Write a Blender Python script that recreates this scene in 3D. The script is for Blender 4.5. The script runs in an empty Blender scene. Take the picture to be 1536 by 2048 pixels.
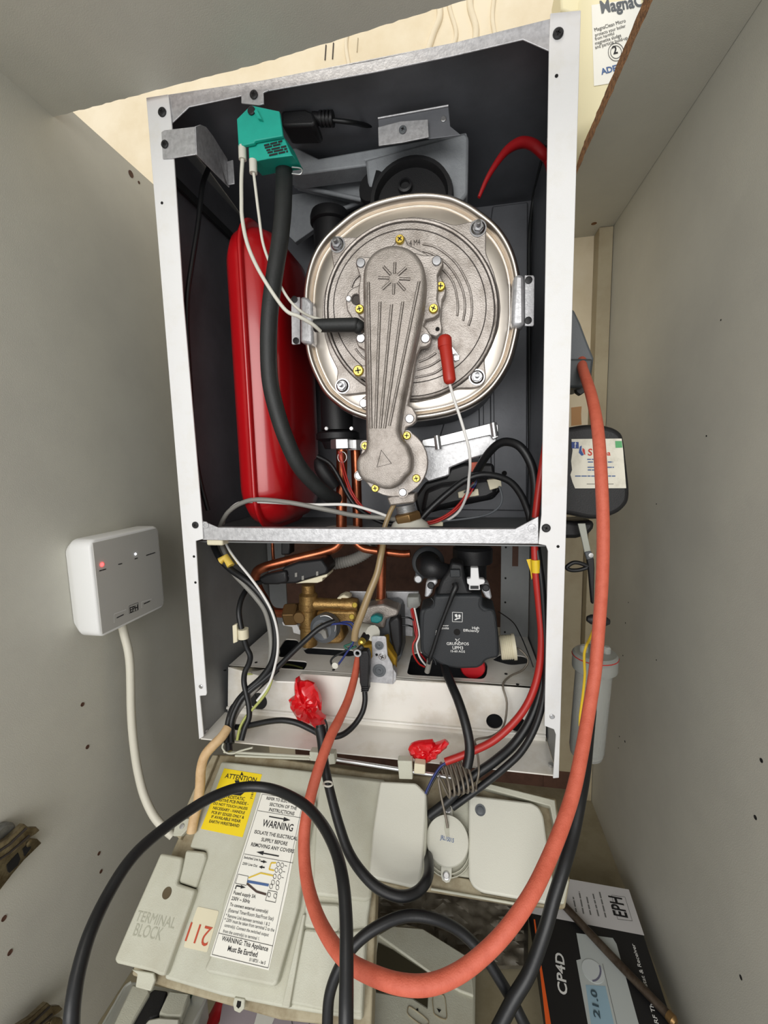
import bpy, bmesh, math, random
from mathutils import Vector as V, Matrix
random.seed(4)
S = bpy.context.scene
PI = math.pi
# ------------------------------------------------------------------ camera
CAM = V((0.3402, -0.4654, 0.3597))
F = 843.3
RT = V((0.9839831595, 0.1767591923, -0.0230936491))      # image right
DN = V((-0.0015132636, -0.1212620008, -0.9926193818))    # image down
FW = V((-0.1782550189, 0.9767557023, -0.1190522834))     # view direction
cd = bpy.data.cameras.new('camera'); cam = bpy.data.objects.new('camera', cd)
S.collection.objects.link(cam); S.camera = cam
cd.sensor_fit = 'HORIZONTAL'; cd.sensor_width = 36; cd.lens = F / 1536 * 36; cd.clip_start = 0.01
m = Matrix((( RT.x, -DN.x, -FW.x, CAM.x), (RT.y, -DN.y, -FW.y, CAM.y), (RT.z, -DN.z, -FW.z, CAM.z), (0, 0, 0, 1)))
cam.matrix_world = m
# ------------------------------------------------------------------ light
S.view_settings.view_transform = 'Standard'; S.view_settings.look = 'None'
S.view_settings.gamma = 1; S.view_settings.use_curve_mapping = False
S.view_settings.exposure = -0.1
W = bpy.data.worlds.new('room'); S.world = W; W.use_nodes = True
W.node_tree.nodes['Background'].inputs[0].default_value = (0.96, 0.97, 1.0, 1)
W.node_tree.nodes['Background'].inputs[1].default_value = 0.7

def area(name, loc, target, sx, sy, power, col):
    l = bpy.data.lights.new(name, 'AREA'); l.shape = 'RECTANGLE'; l.size = sx; l.size_y = sy
    l.energy = power; l.color = col
    o = bpy.data.objects.new(name, l); S.collection.objects.link(o); o.location = loc
    o.rotation_euler = (V(target) - V(loc)).to_track_quat('-Z', 'Y').to_euler()
    return o
area('window_light', (0.16, -1.9, 0.62), (0.25, 0.1, 0.40), 1.5, 1.2, 30, (1.0, 0.985, 0.95))
area('ceiling_light', (-0.1, -0.9, 2.15), (0.25, 0.4, 0.9), 0.7, 0.7, 9, (1.0, 0.93, 0.80))

# ------------------------------------------------------------------ projection helpers
def ray(x, y):
    return (FW * F + RT * (x - 768) + DN * (y - 1024)).normalized()
def on(p, n, q):
    d = ray(*p); n = V(n)
    return CAM + d * (n.dot(V(q) - CAM) / n.dot(d))
def aY(x, y, Y=0.0): return on((x, y), (0, 1, 0), (0, Y, 0))
def aX(x, y, X): return on((x, y), (1, 0, 0), (X, 0, 0))
def aZ(x, y, Z): return on((x, y), (0, 0, 1), (0, 0, Z))
def aD(x, y, d):
    r = ray(x, y); return CAM + r * (d / r.dot(FW))
def crop(x0, y0, s): return lambda x, y: (x0 + x / s, y0 + y / s)
cA = crop(600, 380, 3.2); cB = crop(600, 780, 3.2); c3 = crop(400, 350, 2.73); c4 = crop(700, 350, 2.73)
c5 = crop(380, 1020, 1.969); c3b = crop(380, 1060, 3.657); c4b = crop(700, 1060, 3.491)
c6 = crop(180, 1450, 2.612); c7 = crop(700, 1450, 2.194); c8 = crop(1080, 450, 1.845)
c1 = crop(0, 0, 2); c2 = crop(768, 0, 2); cT = crop(340, 180, 2.56); cL = crop(380, 1500, 4.096)
cD = crop(840, 1490, 4.518); cE = crop(1040, 1720, 4.042); cG = crop(700, 1760, 3.84); cH = crop(180, 1880, 3.657)
cP = crop(1090, 820, 4.095); cQ = crop(1090, 1250, 5.85); cR = crop(1120, 0, 3.692)

# ------------------------------------------------------------------ materials
def lin(c):
    return tuple(((v / 255) / 12.92 if v / 255 <= 0.04045 else (((v / 255) + 0.055) / 1.055) ** 2.4) for v in c) + (1,)
def mat(name, c, rough=0.5, metal=0.0, c2=None, scale=30, bump=0.0, bscale=200, coat=0.0, trans=0.0, sss=0.0, stretch=None, lo=0.4, hi=0.65, ani=0):
    M = bpy.data.materials.new(name); M.use_nodes = True
    nt = M.node_tree; b = nt.nodes['Principled BSDF']
    b.inputs['Base Color'].default_value = lin(c); b.inputs['Roughness'].default_value = rough
    b.inputs['Metallic'].default_value = metal; b.inputs['Coat Weight'].default_value = coat
    b.inputs['Coat Roughness'].default_value = 0.12
    b.inputs['Transmission Weight'].default_value = trans
    if sss: b.inputs['Subsurface Weight'].default_value = sss; b.inputs['Subsurface Radius'].default_value = (.01, .01, .01)
    tc = nt.nodes.new('ShaderNodeTexCoord'); mp = nt.nodes.new('ShaderNodeMapping')
    nt.links.new(tc.outputs['Object'], mp.inputs[0])
    if stretch: mp.inputs['Scale'].default_value = stretch
    if c2:
        n = nt.nodes.new('ShaderNodeTexNoise'); n.inputs['Scale'].default_value = scale; n.inputs['Detail'].default_value = 6
        n.inputs['Roughness'].default_value = 0.65
        r = nt.nodes.new('ShaderNodeValToRGB'); r.color_ramp.elements[0].position = lo; r.color_ramp.elements[1].position = hi
        r.color_ramp.elements[0].color = lin(c); r.color_ramp.elements[1].color = lin(c2)
        nt.links.new(mp.outputs[0], n.inputs['Vector']); nt.links.new(n.outputs['Fac'], r.inputs[0])
        nt.links.new(r.outputs[0], b.inputs['Base Color'])
    if bump:
        n2 = nt.nodes.new('ShaderNodeTexNoise'); n2.inputs['Scale'].default_value = bscale; n2.inputs['Detail'].default_value = 3
        bp = nt.nodes.new('ShaderNodeBump'); bp.inputs['Strength'].default_value = bump; bp.inputs['Distance'].default_value = 0.001
        nt.links.new(mp.outputs[0], n2.inputs['Vector']); nt.links.new(n2.outputs['Fac'], bp.inputs['Height'])
        nt.links.new(bp.outputs[0], b.inputs['Normal'])
    return M
def emit(name, c, s):
    M = bpy.data.materials.new(name); M.use_nodes = True; b = M.node_tree.nodes['Principled BSDF']
    b.inputs['Base Color'].default_value = lin(c); b.inputs['Emission Color'].default_value = lin(c); b.inputs['Emission Strength'].default_value = s
    return M
BOARD = mat('grey_melamine', (206, 204, 192), .5, c2=(200, 198, 187), scale=9, bump=.15, bscale=900)
CHIP = mat('chipboard_edge', (150, 106, 66), .95, c2=(86, 56, 34), scale=220, bump=1, bscale=700)
WALL = mat('cream_plaster', (234, 221, 194), .8, c2=(222, 206, 174), scale=6, bump=.4, bscale=60)
HARD = mat('brown_hardboard', (92, 62, 48), .7, c2=(76, 50, 38), scale=40, bump=.2)
BOXING = mat('boxing_board', (178, 166, 138), .6, c2=(168, 154, 126), scale=20)
PAINT = mat('white_powder_coat', (232, 232, 232), .38, c2=(226, 224, 218), scale=25, bump=.1, bscale=900, lo=.5, hi=.8)
TRAYM = mat('aged_white_enamel', (238, 235, 227), .2, c2=(204, 192, 170), scale=14, bump=.1, bscale=300, coat=.4, lo=.5, hi=.85)
GALV = mat('galvanised_steel', (204, 204, 206), .36, .45, c2=(178, 178, 180), scale=160, bump=.15, bscale=500)
LINER = mat('liner_steel', (116, 118, 123), .42, .3, c2=(104, 106, 111), scale=12, bump=.08, bscale=300)
SIDEM = mat('side_panel_grey', (140, 142, 142), .5, .15, c2=(126, 128, 128), scale=10)
STEEL = mat('polished_steel', (214, 206, 196), .32, 1.0, c2=(204, 196, 186), scale=10)
CAST = mat('cast_aluminium', (166, 158, 151), .45, .62, c2=(132, 124, 116), scale=55, bump=.5, bscale=900, lo=.45, hi=.72)
CAST2 = mat('cast_aluminium_plate', (178, 171, 165), .42, .62, c2=(146, 138, 131), scale=48, bump=.4, bscale=800)
GROOVE = mat('dark_cast_edge', (70, 64, 60), .6, .4)
GREYC = mat('grey_coated_casting', (150, 154, 158), .6, .15, c2=(140, 144, 148), scale=80, bump=.3, bscale=700)
RED = mat('red_gloss_paint', (176, 14, 22), .28, coat=.5, c2=(166, 10, 18), scale=8)
RUB = mat('black_rubber', (36, 38, 38), .55, c2=(30, 32, 32), scale=60, bump=.2, bscale=500)
CAB = mat('black_cable_sheath', (19, 20, 22), .42, bump=.1, bscale=300)
BPL = mat('black_plastic', (25, 25, 27), .5, bump=.2, bscale=900)
BPL2 = mat('pump_plastic', (40, 43, 46), .55, bump=.3, bscale=1200)
DARK = mat('dark_void', (18, 16, 15), .9)
TEAL = mat('teal_plastic', (22, 172, 152), .5, c2=(18, 160, 142), scale=30)
SIL = mat('white_silicone', (214, 212, 200), .5)
GREYW = mat('grey_wire', (134, 132, 126), .5)
WHW = mat('white_wire', (226, 224, 220), .45)
COP = mat('copper', (186, 108, 76), .3, .9, c2=(128, 66, 42), scale=40, lo=.4, hi=.75)
BRASS = mat('brass_casting', (164, 132, 80), .4, .75, c2=(128, 98, 56), scale=60, bump=.4, bscale=600)
BRASSD = mat('dull_brass', (146, 116, 76), .42, .8)
GOLD = mat('yellow_zinc', (214, 186, 84), .3, .75)
ZINC = mat('bright_zinc', (206, 206, 206), .3, .85)
TAN = mat('tan_hose', (150, 128, 92), .35, coat=.2)
BOXP = mat('aged_grey_plastic', (198, 198, 182), .5, c2=(188, 186, 168), scale=14, bump=.25, bscale=900)
BOXW = mat('pale_cover_plastic', (216, 215, 202), .45, bump=.15, bscale=900)
BOXD = mat('grimy_plastic', (170, 160, 134), .6, c2=(136, 122, 94), scale=40)
CREAM = mat('cream_plastic', (222, 214, 186), .5)
YEL = mat('yellow_sticker', (246, 216, 22), .5)
PAPER = mat('white_sticker', (240, 238, 228), .5)
PAPERD = mat('worn_sticker', (232, 228, 212), .6, c2=(190, 184, 166), scale=40, lo=.5, hi=.8)
INK = mat('black_ink', (22, 22, 24), .6)
INKG = mat('grey_ink', (110, 110, 108), .6)
INKW = mat('white_ink', (225, 225, 222), .6)
INKR = mat('red_ink', (190, 74, 44), .6)
INKB = mat('blue_ink', (70, 100, 150), .6)
INKY = mat('yellow_ink', (222, 190, 60), .6)
TAPE = mat('red_tape', (214, 18, 28), .25, coat=.5, bump=.5, bscale=60)
ORA = mat('orange_rubber', (204, 100, 76), .6, c2=(194, 90, 66), scale=120, bump=.3, bscale=900)
REDC = mat('red_cable_sheath', (176, 38, 32), .38)
REDS = mat('red_silicone', (150, 16, 22), .45)
REDB = mat('red_boot_rubber', (176, 40, 26), .42)
YC = mat('yellow_sheath', (232, 196, 40), .45)
YG = mat('green_yellow_sheath', (170, 176, 96), .45)
BLUE = mat('blue_sheath', (34, 48, 110), .45)
OLDC = mat('old_cream_cable', (216, 184, 140), .55, c2=(196, 160, 114), scale=60)
WCAB = mat('white_cable_sheath', (226, 222, 206), .5)
RECW = mat('receiver_white', (240, 240, 238), .42)
RECG = mat('receiver_face', (186, 184, 178), .45)
CLR = mat('clear_plastic', (238, 240, 236), .2, trans=.8)
CLRT = mat('clear_lid_plastic', (220, 222, 216), .3, trans=.7)
MAGC = mat('ivory_plastic', (236, 226, 186), .45)
HINGE = mat('old_nickel', (150, 138, 112), .35, .85, c2=(96, 82, 60), scale=90)
BOXBLK = mat('box_print_black', (26, 26, 28), .45)
BOXWHT = mat('box_print_white', (206, 204, 204), .5)
BOXORG = mat('box_print_orange', (232, 96, 36), .5)
LCD = mat('lcd_blue', (150, 180, 196), .4)
NUTM = mat('nut_steel', (158, 158, 160), .28, 1.0)
GREYBOX = mat('grey_abs', (92, 96, 100), .5, bump=.2, bscale=800)
PURP = mat('lilac_carton', (178, 166, 172), .5)
BAG = mat('dusty_bag', (120, 114, 102), .5, c2=(90, 84, 72), scale=30, bump=.8, bscale=60)
TORN = mat('torn_paper', (196, 150, 104), .8)

# ------------------------------------------------------------------ object helpers
WL = {}
def link(name, bm, M, parent=None, bevel=0, seg=2, ang=40, smooth=35, sub=0, tags=None, mats=None):
    bmesh.ops.recalc_face_normals(bm, faces=bm.faces)
    cs = [v.co for v in bm.verts]
    lo = V((min(c.x for c in cs), min(c.y for c in cs), min(c.z for c in cs)))
    hi = V((max(c.x for c in cs), max(c.y for c in cs), max(c.z for c in cs)))
    o0 = V(((lo.x + hi.x) / 2, (lo.y + hi.y) / 2, lo.z))
    for v in bm.verts: v.co -= o0
    me = bpy.data.meshes.new(name); bm.to_mesh(me); bm.free()
    for mm in (mats or [M]): me.materials.append(mm)
    me.polygons.foreach_set('use_smooth', [True] * len(me.polygons))
    me.set_sharp_from_angle(angle=math.radians(smooth))
    o = bpy.data.objects.new(name, me); S.collection.objects.link(o)
    if parent: o.parent = parent; o.location = o0 - WL[parent.name]
    else: o.location = o0
    WL[o.name] = o0
    if bevel:
        b = o.modifiers.new('bevel', 'BEVEL'); b.width = bevel; b.segments = seg; b.limit_method = 'ANGLE'; b.angle_limit = math.radians(ang)
    if sub:
        b = o.modifiers.new('sub', 'SUBSURF'); b.levels = sub; b.render_levels = sub
    if tags: tag(o, *tags)
    return o
def tag(o, label, cat, group=None):
    o['label'] = label; o['category'] = cat
    if group: o['group'] = group
    return o
def plabel(o, label): o['label'] = label; return o
def struct(o): o['kind'] = 'structure'; return o
def thing(name, label, cat, loc, group=None):
    o = bpy.data.objects.new(name, None); S.collection.objects.link(o); o.empty_display_size = .02
    o.location = loc; WL[o.name] = V(loc); return tag(o, label, cat, group)

def slab_bm(pts, d, bm=None):
    bm = bm or bmesh.new(); d = V(d)
    a = [bm.verts.new(p) for p in pts]; b = [bm.verts.new(p + d) for p in pts]
    bm.faces.new(a); bm.faces.new(b[::-1]); n = len(a)
    for i in range(n): bm.faces.new((a[i], b[i], b[(i + 1) % n], a[(i + 1) % n]))
    return bm
def slab(name, pts, d, M, parent=None, bevel=0, **k): return link(name, slab_bm([V(p) for p in pts], d), M, parent, bevel, **k)
def fY(c, pts, Y): return [aY(*c(*p), Y) for p in pts]
def front(name, c, pts, Y, th, M, parent=None, bevel=0, **k):
    return slab(name, fY(c, pts, Y), (0, th, 0), M, parent, bevel, **k)
ID = lambda x, y: (x, y)
def box_bm(lo, hi, bm=None):
    x0, y0, z0 = lo; x1, y1, z1 = hi
    return slab_bm([V((x0, y0, z0)), V((x1, y0, z0)), V((x1, y0, z1)), V((x0, y0, z1))], (0, y1 - y0, 0), bm)
def box(name, lo, hi, M, parent=None, bevel=0, **k): return link(name, box_bm(lo, hi), M, parent, bevel, **k)
def basis(n):
    n = V(n).normalized(); u = n.orthogonal().normalized(); return u, n.cross(u), n
def lathe_bm(p, ax, prof, seg=24, bm=None, rot=0):
    """profile = [(radius, distance along ax)]"""
    bm = bm or bmesh.new(); p = V(p); u, v, n = basis(ax); rings = []
    for r, h in prof:
        if r < 1e-6: rings.append([bm.verts.new(p + n * h)])
        else: rings.append([bm.verts.new(p + n * h + (u * math.cos(t) + v * math.sin(t)) * r) for t in [rot + 2 * PI * i / seg for i in range(seg)]])
    for a, b in zip(rings, rings[1:]):
        for i in range(seg):
            j = (i + 1) % seg
            if len(a) == 1 and len(b) == 1: continue
            if len(a) == 1: bm.faces.new((a[0], b[i], b[j]))
            elif len(b) == 1: bm.faces.new((a[i], a[j], b[0]))
            else: bm.faces.new((a[i], a[j], b[j], b[i]))
    if len(rings[0]) > 1: bm.faces.new(rings[0][::-1])
    if len(rings[-1]) > 1: bm.faces.new(rings[-1])
    return bm
def lathe(name, p, ax, prof, M, parent=None, seg=24, **k): return link(name, lathe_bm(p, ax, prof, seg), M, parent, **k)
def spline(pts, n=7, closed=False):
    P = [V(p) for p in pts]; out = []; N = len(P)
    rng = range(N) if closed else range(N - 1)
    for i in rng:
        if closed: p0, p1, p2, p3 = P[i - 1], P[i], P[(i + 1) % N], P[(i + 2) % N]
        else: p0, p1, p2, p3 = P[max(i - 1, 0)], P[i], P[i + 1], P[min(i + 2, N - 1)]
        for k in range(n):
            t = k / n
            out.append(0.5 * ((2 * p1) + (p2 - p0) * t + (2 * p0 - 5 * p1 + 4 * p2 - p3) * t * t + (3 * p1 - p0 - 3 * p2 + p3) * t ** 3))
    if not closed: out.append(P[-1])
    return out
def tube_bm(pts, r, seg=10, smooth=True, bm=None, closed=False, flat=1.0, n=7):
    bm = bm or bmesh.new()
    if isinstance(r, (int, float)): R = None
    else: R = list(r)
    P = spline(pts, n, closed) if smooth else [V(p) for p in pts]
    N = len(P); u = None; rings = []
    for i, p in enumerate(P):
        if closed: t = (P[(i + 1) % N] - P[i - 1])
        else: t = P[min(i + 1, N - 1)] - P[max(i - 1, 0)]
        if t.length < 1e-9: t = V((0, 0, 1))
        t.normalize()
        if u is None: u = t.orthogonal().normalized()
        u = (u - t * u.dot(t)); u.normalize(); w = t.cross(u)
        if R:
            f = i / (N - 1) * (len(R) - 1); k = min(int(f), len(R) - 2); rr = R[k] + (R[k + 1] - R[k]) * (f - k)
        else: rr = r
        rings.append([bm.verts.new(p + (u * math.cos(2 * PI * j / seg) + w * math.sin(2 * PI * j / seg)) * rr) for j in range(seg)])
    pr = list(zip(rings, rings[1:])) + ([(rings[-1], rings[0])] if closed else [])
    for a, b in pr:
        for j in range(seg): bm.faces.new((a[j], a[(j + 1) % seg], b[(j + 1) % seg], b[j]))
    if not closed: bm.faces.new(rings[0][::-1]); bm.faces.new(rings[-1])
    return bm
def tube(name, pts, r, M, parent=None, seg=12, tags=None, **k):
    return link(name, tube_bm(pts, r, seg, **k), M, parent, smooth=60, tags=tags)
def cable(name, label, c, pts, r, M, cat='cable', group=None, depth=False, seg=12):
    """pts: (x, y, Y) or with depth=True (x, y, distance)"""
    P = [(aD(*c(x, y), d) if depth else aY(*c(x, y), d)) for x, y, d in pts]
    return tube(name, P, r, M, seg=seg, tags=(label, cat, group))
def ngon(p, n, r, k, h, bm=None, rot=0): return lathe_bm(p, n, [(r, 0), (r, h)], k, bm, rot)

def screw(p, n, r, M, parent, kind='cross', name='screw', h=None):
    """round head with cross recess"""
    p = V(p); u, v, n = basis(n); h = h or r * .45
    hd = link(name, lathe_bm(p, n, [(r, 0), (r, h * .6), (r * .75, h), (0, h)], 16), M, parent)
    return hd
def crossmark(p, n, r, M, parent, name='recess', rot=.4):
    p = V(p); u, v, n = basis(n); bm = bmesh.new()
    for a in (rot, rot + PI / 2):
        d = u * math.cos(a) + v * math.sin(a); e = n.cross(d)
        slab_bm([p - d * r - e * r * .22, p + d * r - e * r * .22, p + d * r + e * r * .22, p - d * r + e * r * .22], n * .0003, bm)
    return link(name, bm, M, parent)
NY = V((0, -1, 0))

# lettering: text set as flat mesh between two anchor points
_tc = {}
def text_mesh(s, off=0):
    if (s, off) in _tc: return _tc[(s, off)]
    cu = bpy.data.curves.new('t', 'FONT'); cu.body = s; cu.size = 1; cu.resolution_u = 3; cu.offset = off
    ob = bpy.data.objects.new('t', cu); S.collection.objects.link(ob)
    dg = bpy.context.evaluated_depsgraph_get(); dg.update()
    me = bpy.data.meshes.new_from_object(ob.evaluated_get(dg))
    vs = [v.co.copy() for v in me.vertices]; fs = [list(p.vertices) for p in me.polygons]
    bpy.data.objects.remove(ob); bpy.data.curves.remove(cu); bpy.data.meshes.remove(me)
    x0 = min(v.x for v in vs); x1 = max(v.x for v in vs)
    _tc[(s, off)] = ([(v.x - x0, v.y) for v in vs], fs, x1 - x0)
    return _tc[(s, off)]
def text_into(bm, s, a, b, n, hs=1.0, lift=.0002, th=0, bold=0):
    vs, fs, w = text_mesh(s, (0 if not bold else .012 if bold < .0002 else .022)); a = V(a); b = V(b); n = V(n).normalized()
    d = b - a; k = d.length / w; d.normalize(); up = n.cross(d).normalized()
    for off in (0,):
        vv = [bm.verts.new(a + n * lift + d * (x * k + off) + up * (y * k * hs)) for x, y in vs]
        for f in fs:
            try: nf = bm.faces.new([vv[i] for i in f])
            except ValueError: continue
def lettering(name, lines, n, M, parent, lift=.0002, bold=0):
    bm = bmesh.new()
    for l in lines: text_into(bm, l[0], l[1], l[2], n, l[3] if len(l) > 3 else 1.0, lift, 0, bold)
    me = link_flat(name, bm, M, parent); return me
def link_flat(name, bm, M, parent):
    cs = [v.co for v in bm.verts]; o0 = sum(cs, V()) / len(cs)
    for v in bm.verts: v.co -= o0
    me = bpy.data.meshes.new(name); bm.to_mesh(me); bm.free(); me.materials.append(M)
    o = bpy.data.objects.new(name, me); S.collection.objects.link(o)
    o.parent = parent; o.location = o0 - (WL[parent.name] if parent else V()); WL[o.name] = o0
    return o
def dashes(name, lines, n, M, parent, w=.0009, gap=.3, seed=3, lift=.0003):
    """print too small to read in the photograph: broken dashes"""
    rr_ = random.Random(seed); sg = []
    for a, b in lines:
        a = V(a); b = V(b); t = 0; L = (b - a).length
        while t < 1:
            k = rr_.uniform(2.5, 6) * w / L; sg.append((a.lerp(b, t), a.lerp(b, min(1, t + k)))); t += k + w * gap * 2 / L
    return strokes(name, sg, w, n, M, parent, lift)
def strokes(name, segs, w, n, M, parent, lift=.0003):
    """thin printed lines: segs = [(a,b)]"""
    bm = bmesh.new(); n = V(n).normalized()
    for a, b in segs:
        a = V(a); b = V(b); d = (b - a).normalized(); e = n.cross(d) * w / 2
        vs = [bm.verts.new(q + n * lift) for q in (a - e, b - e, b + e, a + e)]; bm.faces.new(vs)
    return link_flat(name, bm, M, parent)
def polys(name, pls, n, M, parent, lift=.0003):
    bm = bmesh.new(); n = V(n).normalized()
    for pl in pls: bm.faces.new([bm.verts.new(V(q) + n * lift) for q in pl])
    bmesh.ops.triangulate(bm, faces=bm.faces)
    return link_flat(name, bm, M, parent)
# ================================================================== SETTING
XL, XR, ZT, ZB, YB, YF = -0.118, 0.606, 0.761, -0.347, 0.4185, -0.42
BD = 0.25          # boiler depth
struct(box('wall_left', (XL - .018, YF, ZB - .02), (XL - .0003, YB, .786), BOARD))
struct(box('wall_right', (XR, YF, ZB - .02), (XR + .018, YB, ZT + .018), BOARD))
struct(box('floor', (XL, YF, ZB - .02), (XR, YB, ZB), mat('cabinet_base_board', (150, 141, 116), .6, c2=(136, 126, 100), scale=24)))
struct(box('wall_back', (-1.2, YB, ZB - .02), (1.4, YB + .05, 2.0), WALL))
struct(box('trim_1', (XR - .024, YB - .03, ZB), (XR - .0006, YB, ZT - .0005), BOXING, bevel=.001))
struct(box('trim_2', (-.05, YB - .004, ZB), (.515, YB - .0002, .27), HARD))
struct(box('trim_3', (.5155, YB - .006, -.305), (XR - .0255, YB - .0002, .30), BOXING, bevel=.0008))
struct(box('trim_4', (.5155, YB - .004, ZB), (XR - .0255, YB - .0002, -.3055), HARD))
# cabinet top board with the cut-out for the boiler; ragged saw edge
z = ZT
A = aZ(148, 226, z); B_ = aZ(560, 116, z); C_ = aZ(920, 3, z); R1 = aZ(1304, 3, z); R2 = aZ(1160.6, 330, z)
A.x = XL
dr = (R2 - R1); corner = R1 + dr * ((C_.y - R1.y) / dr.y); back = R1 + dr * ((YB - R1.y) / dr.y)
edge = [A, B_, C_, V((corner.x, C_.y, z)), back]
rag = []
for a, b in zip(edge, edge[1:]):
    n = max(2, int((b - a).length / .006))
    for i in range(n):
        p = a.lerp(b, i / n); rag.append(p + V((random.uniform(-.0006, .0006), random.uniform(-.0006, .0006), 0)))
rag.append(back)
poly = [V((XL, YF, z))] + rag + [V((XR - .0005, YB, z)), V((XR - .0005, YF, z))]
bm = slab_bm(poly, (0, 0, .018))
bm.faces.ensure_lookup_table()
for f in bm.faces:
    f.normal_update()
    if abs(f.normal.z) < .5 and f.calc_center_median().y > YF + .01 and XL + .001 < f.calc_center_median().x < XR - .002: f.material_index = 1
struct(link('ceiling', bm, BOARD, mats=[BOARD, CHIP], smooth=20))
# dowel / shelf-pin holes, drilled marks
for i, (x, y, X, r) in enumerate([(165, 1409, XL, .0025), (175, 1494, XL, .0025), (198, 1707, XL, .0022), (202, 1743, XL, .0022), (8, 1837, XL, .0026), (20, 1905, XL, .0026),
                     (262, 348, XL, .0045), (278, 365, XL, .002),
                     (1257, 1205, XR, .0009), (1251, 1246, XR, .0012), (1246, 1311, XR, .0012), (1313, 1320, XR, .0009), (1239, 1473, XR, .0012), (1250, 1483, XR, .0018), (1237, 1496, XR, .001), (1523, 1521, XR, .002), (1511, 1635, XR, .002), (1482, 1955, XR, .002), (1442, 640, XR, .0009), (1413, 872, XR, .001), (1313, 1008, XR, .0009)]):
    p = aX(x, y, X); s = 1 if X == XL else -1
    h = lathe('drill_hole', p - V((s * .0006, 0, 0)), (s, 0, 0), [(r, 0), (r, .0009), (r * .55, .0007), (0, .0007)], HARD if X == XL else DARK, bpy.data.objects['wall_left' if X == XL else 'wall_right'], seg=12)
p = aZ(1188, 447, ZT)
lathe('drill_hole', p + V((0, 0, .0006)), (0, 0, -1), [(.0045, 0), (.0045, .0009), (.003, .0008), (0, .0008)], CHIP, bpy.data.objects['ceiling'], seg=16)

wb = bpy.data.objects['wall_back']
for pts, r, M_ in (([(650, 120), (652, 90)], .0012, GROOVE), ([(665, 118), (667, 86)], .0012, GROOVE), ([(714, 104), (716, 76)], .0008, BOXING), ([(850, 120), (866, 70), (880, 30), (872, -20)], .006, WALL), ([(885, 130), (912, 75), (900, 20), (890, -30)], .004, WALL), ([(945, 120), (952, 60), (940, 10), (946, -40)], .006, WALL), ([(700, 140), (692, 90), (700, 40)], .004, WALL), ([(1000, 110), (985, 40), (992, -30)], .004, WALL)):
    tube('plaster_ridge', [aY(x, y, YB - .001) for x, y in pts], r, M_, wb, seg=8)
# ================================================================== BOILER CASING
bo = thing('boiler_casing', 'open wall-hung boiler casing with white front frame and bare steel inside', 'boiler', (.225, .12, 0))
ID5 = ID
Lst = [(292, 195), (336, 188), (343, 247), (366, 600), (404, 1042), (406, 1078), (391, 1082), (397, 1180), (413, 1386), (412, 1391), (399, 1392), (407, 1473), (398, 1479)]
Rst = [(1101, 26), (1162, 20), (1118, 1556), (1106, 1557), (1112, 1470), (1108, 1459), (1089, 1452), (1096, 1102), (1092, 1091), (1077, 1088), (1083, 1030), (1098, 100)]
s1 = front('front_stile', ID, Lst, 0, .0022, PAINT, bo, .0006); s2 = front('front_stile', ID, Rst, 0, .0022, PAINT, bo, .0006)
TR_ = [(335, 189), (520, 161), (740, 122), (900, 87), (1101, 37), (1101, 103), (1046, 79), (900, 113), (740, 146), (510, 186), (378, 214), (342, 248)]
front('frame_rail', ID, TR_, .0024, .0014, GALV, bo, .0005)
box('rail_return', (.02, .004, .762), (.445, .03, .7636), GALV, bo)
MR = [(401, 1040), (436, 1055), (720, 1058), (1030, 1058), (1077, 1033), (1077, 1088), (720, 1086), (405, 1080)]
front('frame_rail', ID, MR, .0024, .0016, GALV, bo, .0006)
box('rail_flange', (.04, .0042, .2815), (.40, .016, .2829), GALV, bo)
box('rail_flange', (.03, .0042, .269), (.42, .016, .2704), GALV, bo)
# sheet panels
box('side_panel', (.0002, .0024, .001), (.0014, BD, .764), SIDEM, bo); box('side_panel', (.4486, .0024, .001), (.4498, BD, .764), SIDEM, bo)
box('back_panel', (.002, BD, .262), (.448, BD + .0012, .745), LINER, bo)
link('roof_panel', slab_bm([V((.002, .004, .7615)), V((.448, .004, .7615)), V((.448, .11, .7615)), V((.448, BD, .744)), V((.002, BD, .744)), V((.002, .11, .7615))], (0, 0, .0012)), LINER, bo)
box('chamber_liner', (.0016, .004, .276), (.003, BD - .001, .744), LINER, bo); box('chamber_liner', (.447, .004, .276), (.4484, BD - .001, .744), LINER, bo)
box('chamber_floor', (.002, .018, .262), (.448, BD - .001, .2635), SIDEM, bo)
# pressed steps of the back panel on the right
front('pressed_panel', ID, [(985, 412), (1056, 403), (1054, 1022), (880, 1020), (880, 870), (950, 640)], BD - .006, .004, LINER, bo, .002)
for x0, x1 in ((957, 967), (980, 988)):
    front('pressed_rib', ID, [(x0, 740), (x1, 740), (x1 + 2, 960), (x0 + 2, 960)], BD - .010, .004, LINER, bo, .0015)
tube('edge_seal', [aY(x, y, Y) for x, y, Y in ((1093, 285, .13), (1080, 340, .19), (1067, 398, BD - .012), (1059, 470, BD - .012), (1058, 560, BD - .012), (1059, 800, BD - .012), (1060, 1010, BD - .012))], .0028, RUB, bo)
# mounting uprights of the lower part
box('wall_upright', (.404, .215, .02), (.447, .218, .262), SIDEM, bo)
box('wall_upright', (.003, .22, .06), (.035, .223, .262), SIDEM, bo)
box('upright_slot', (.421, .2135, .19), (.430, .2149, .222), HARD, bo)
for zz in (.08, .13, .17, .22):
    lathe('upright_hole', (.411, .2146, zz), (0, -1, 0), [(.0016, 0), (.0016, .0004)], DARK, bo, seg=10)
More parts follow.
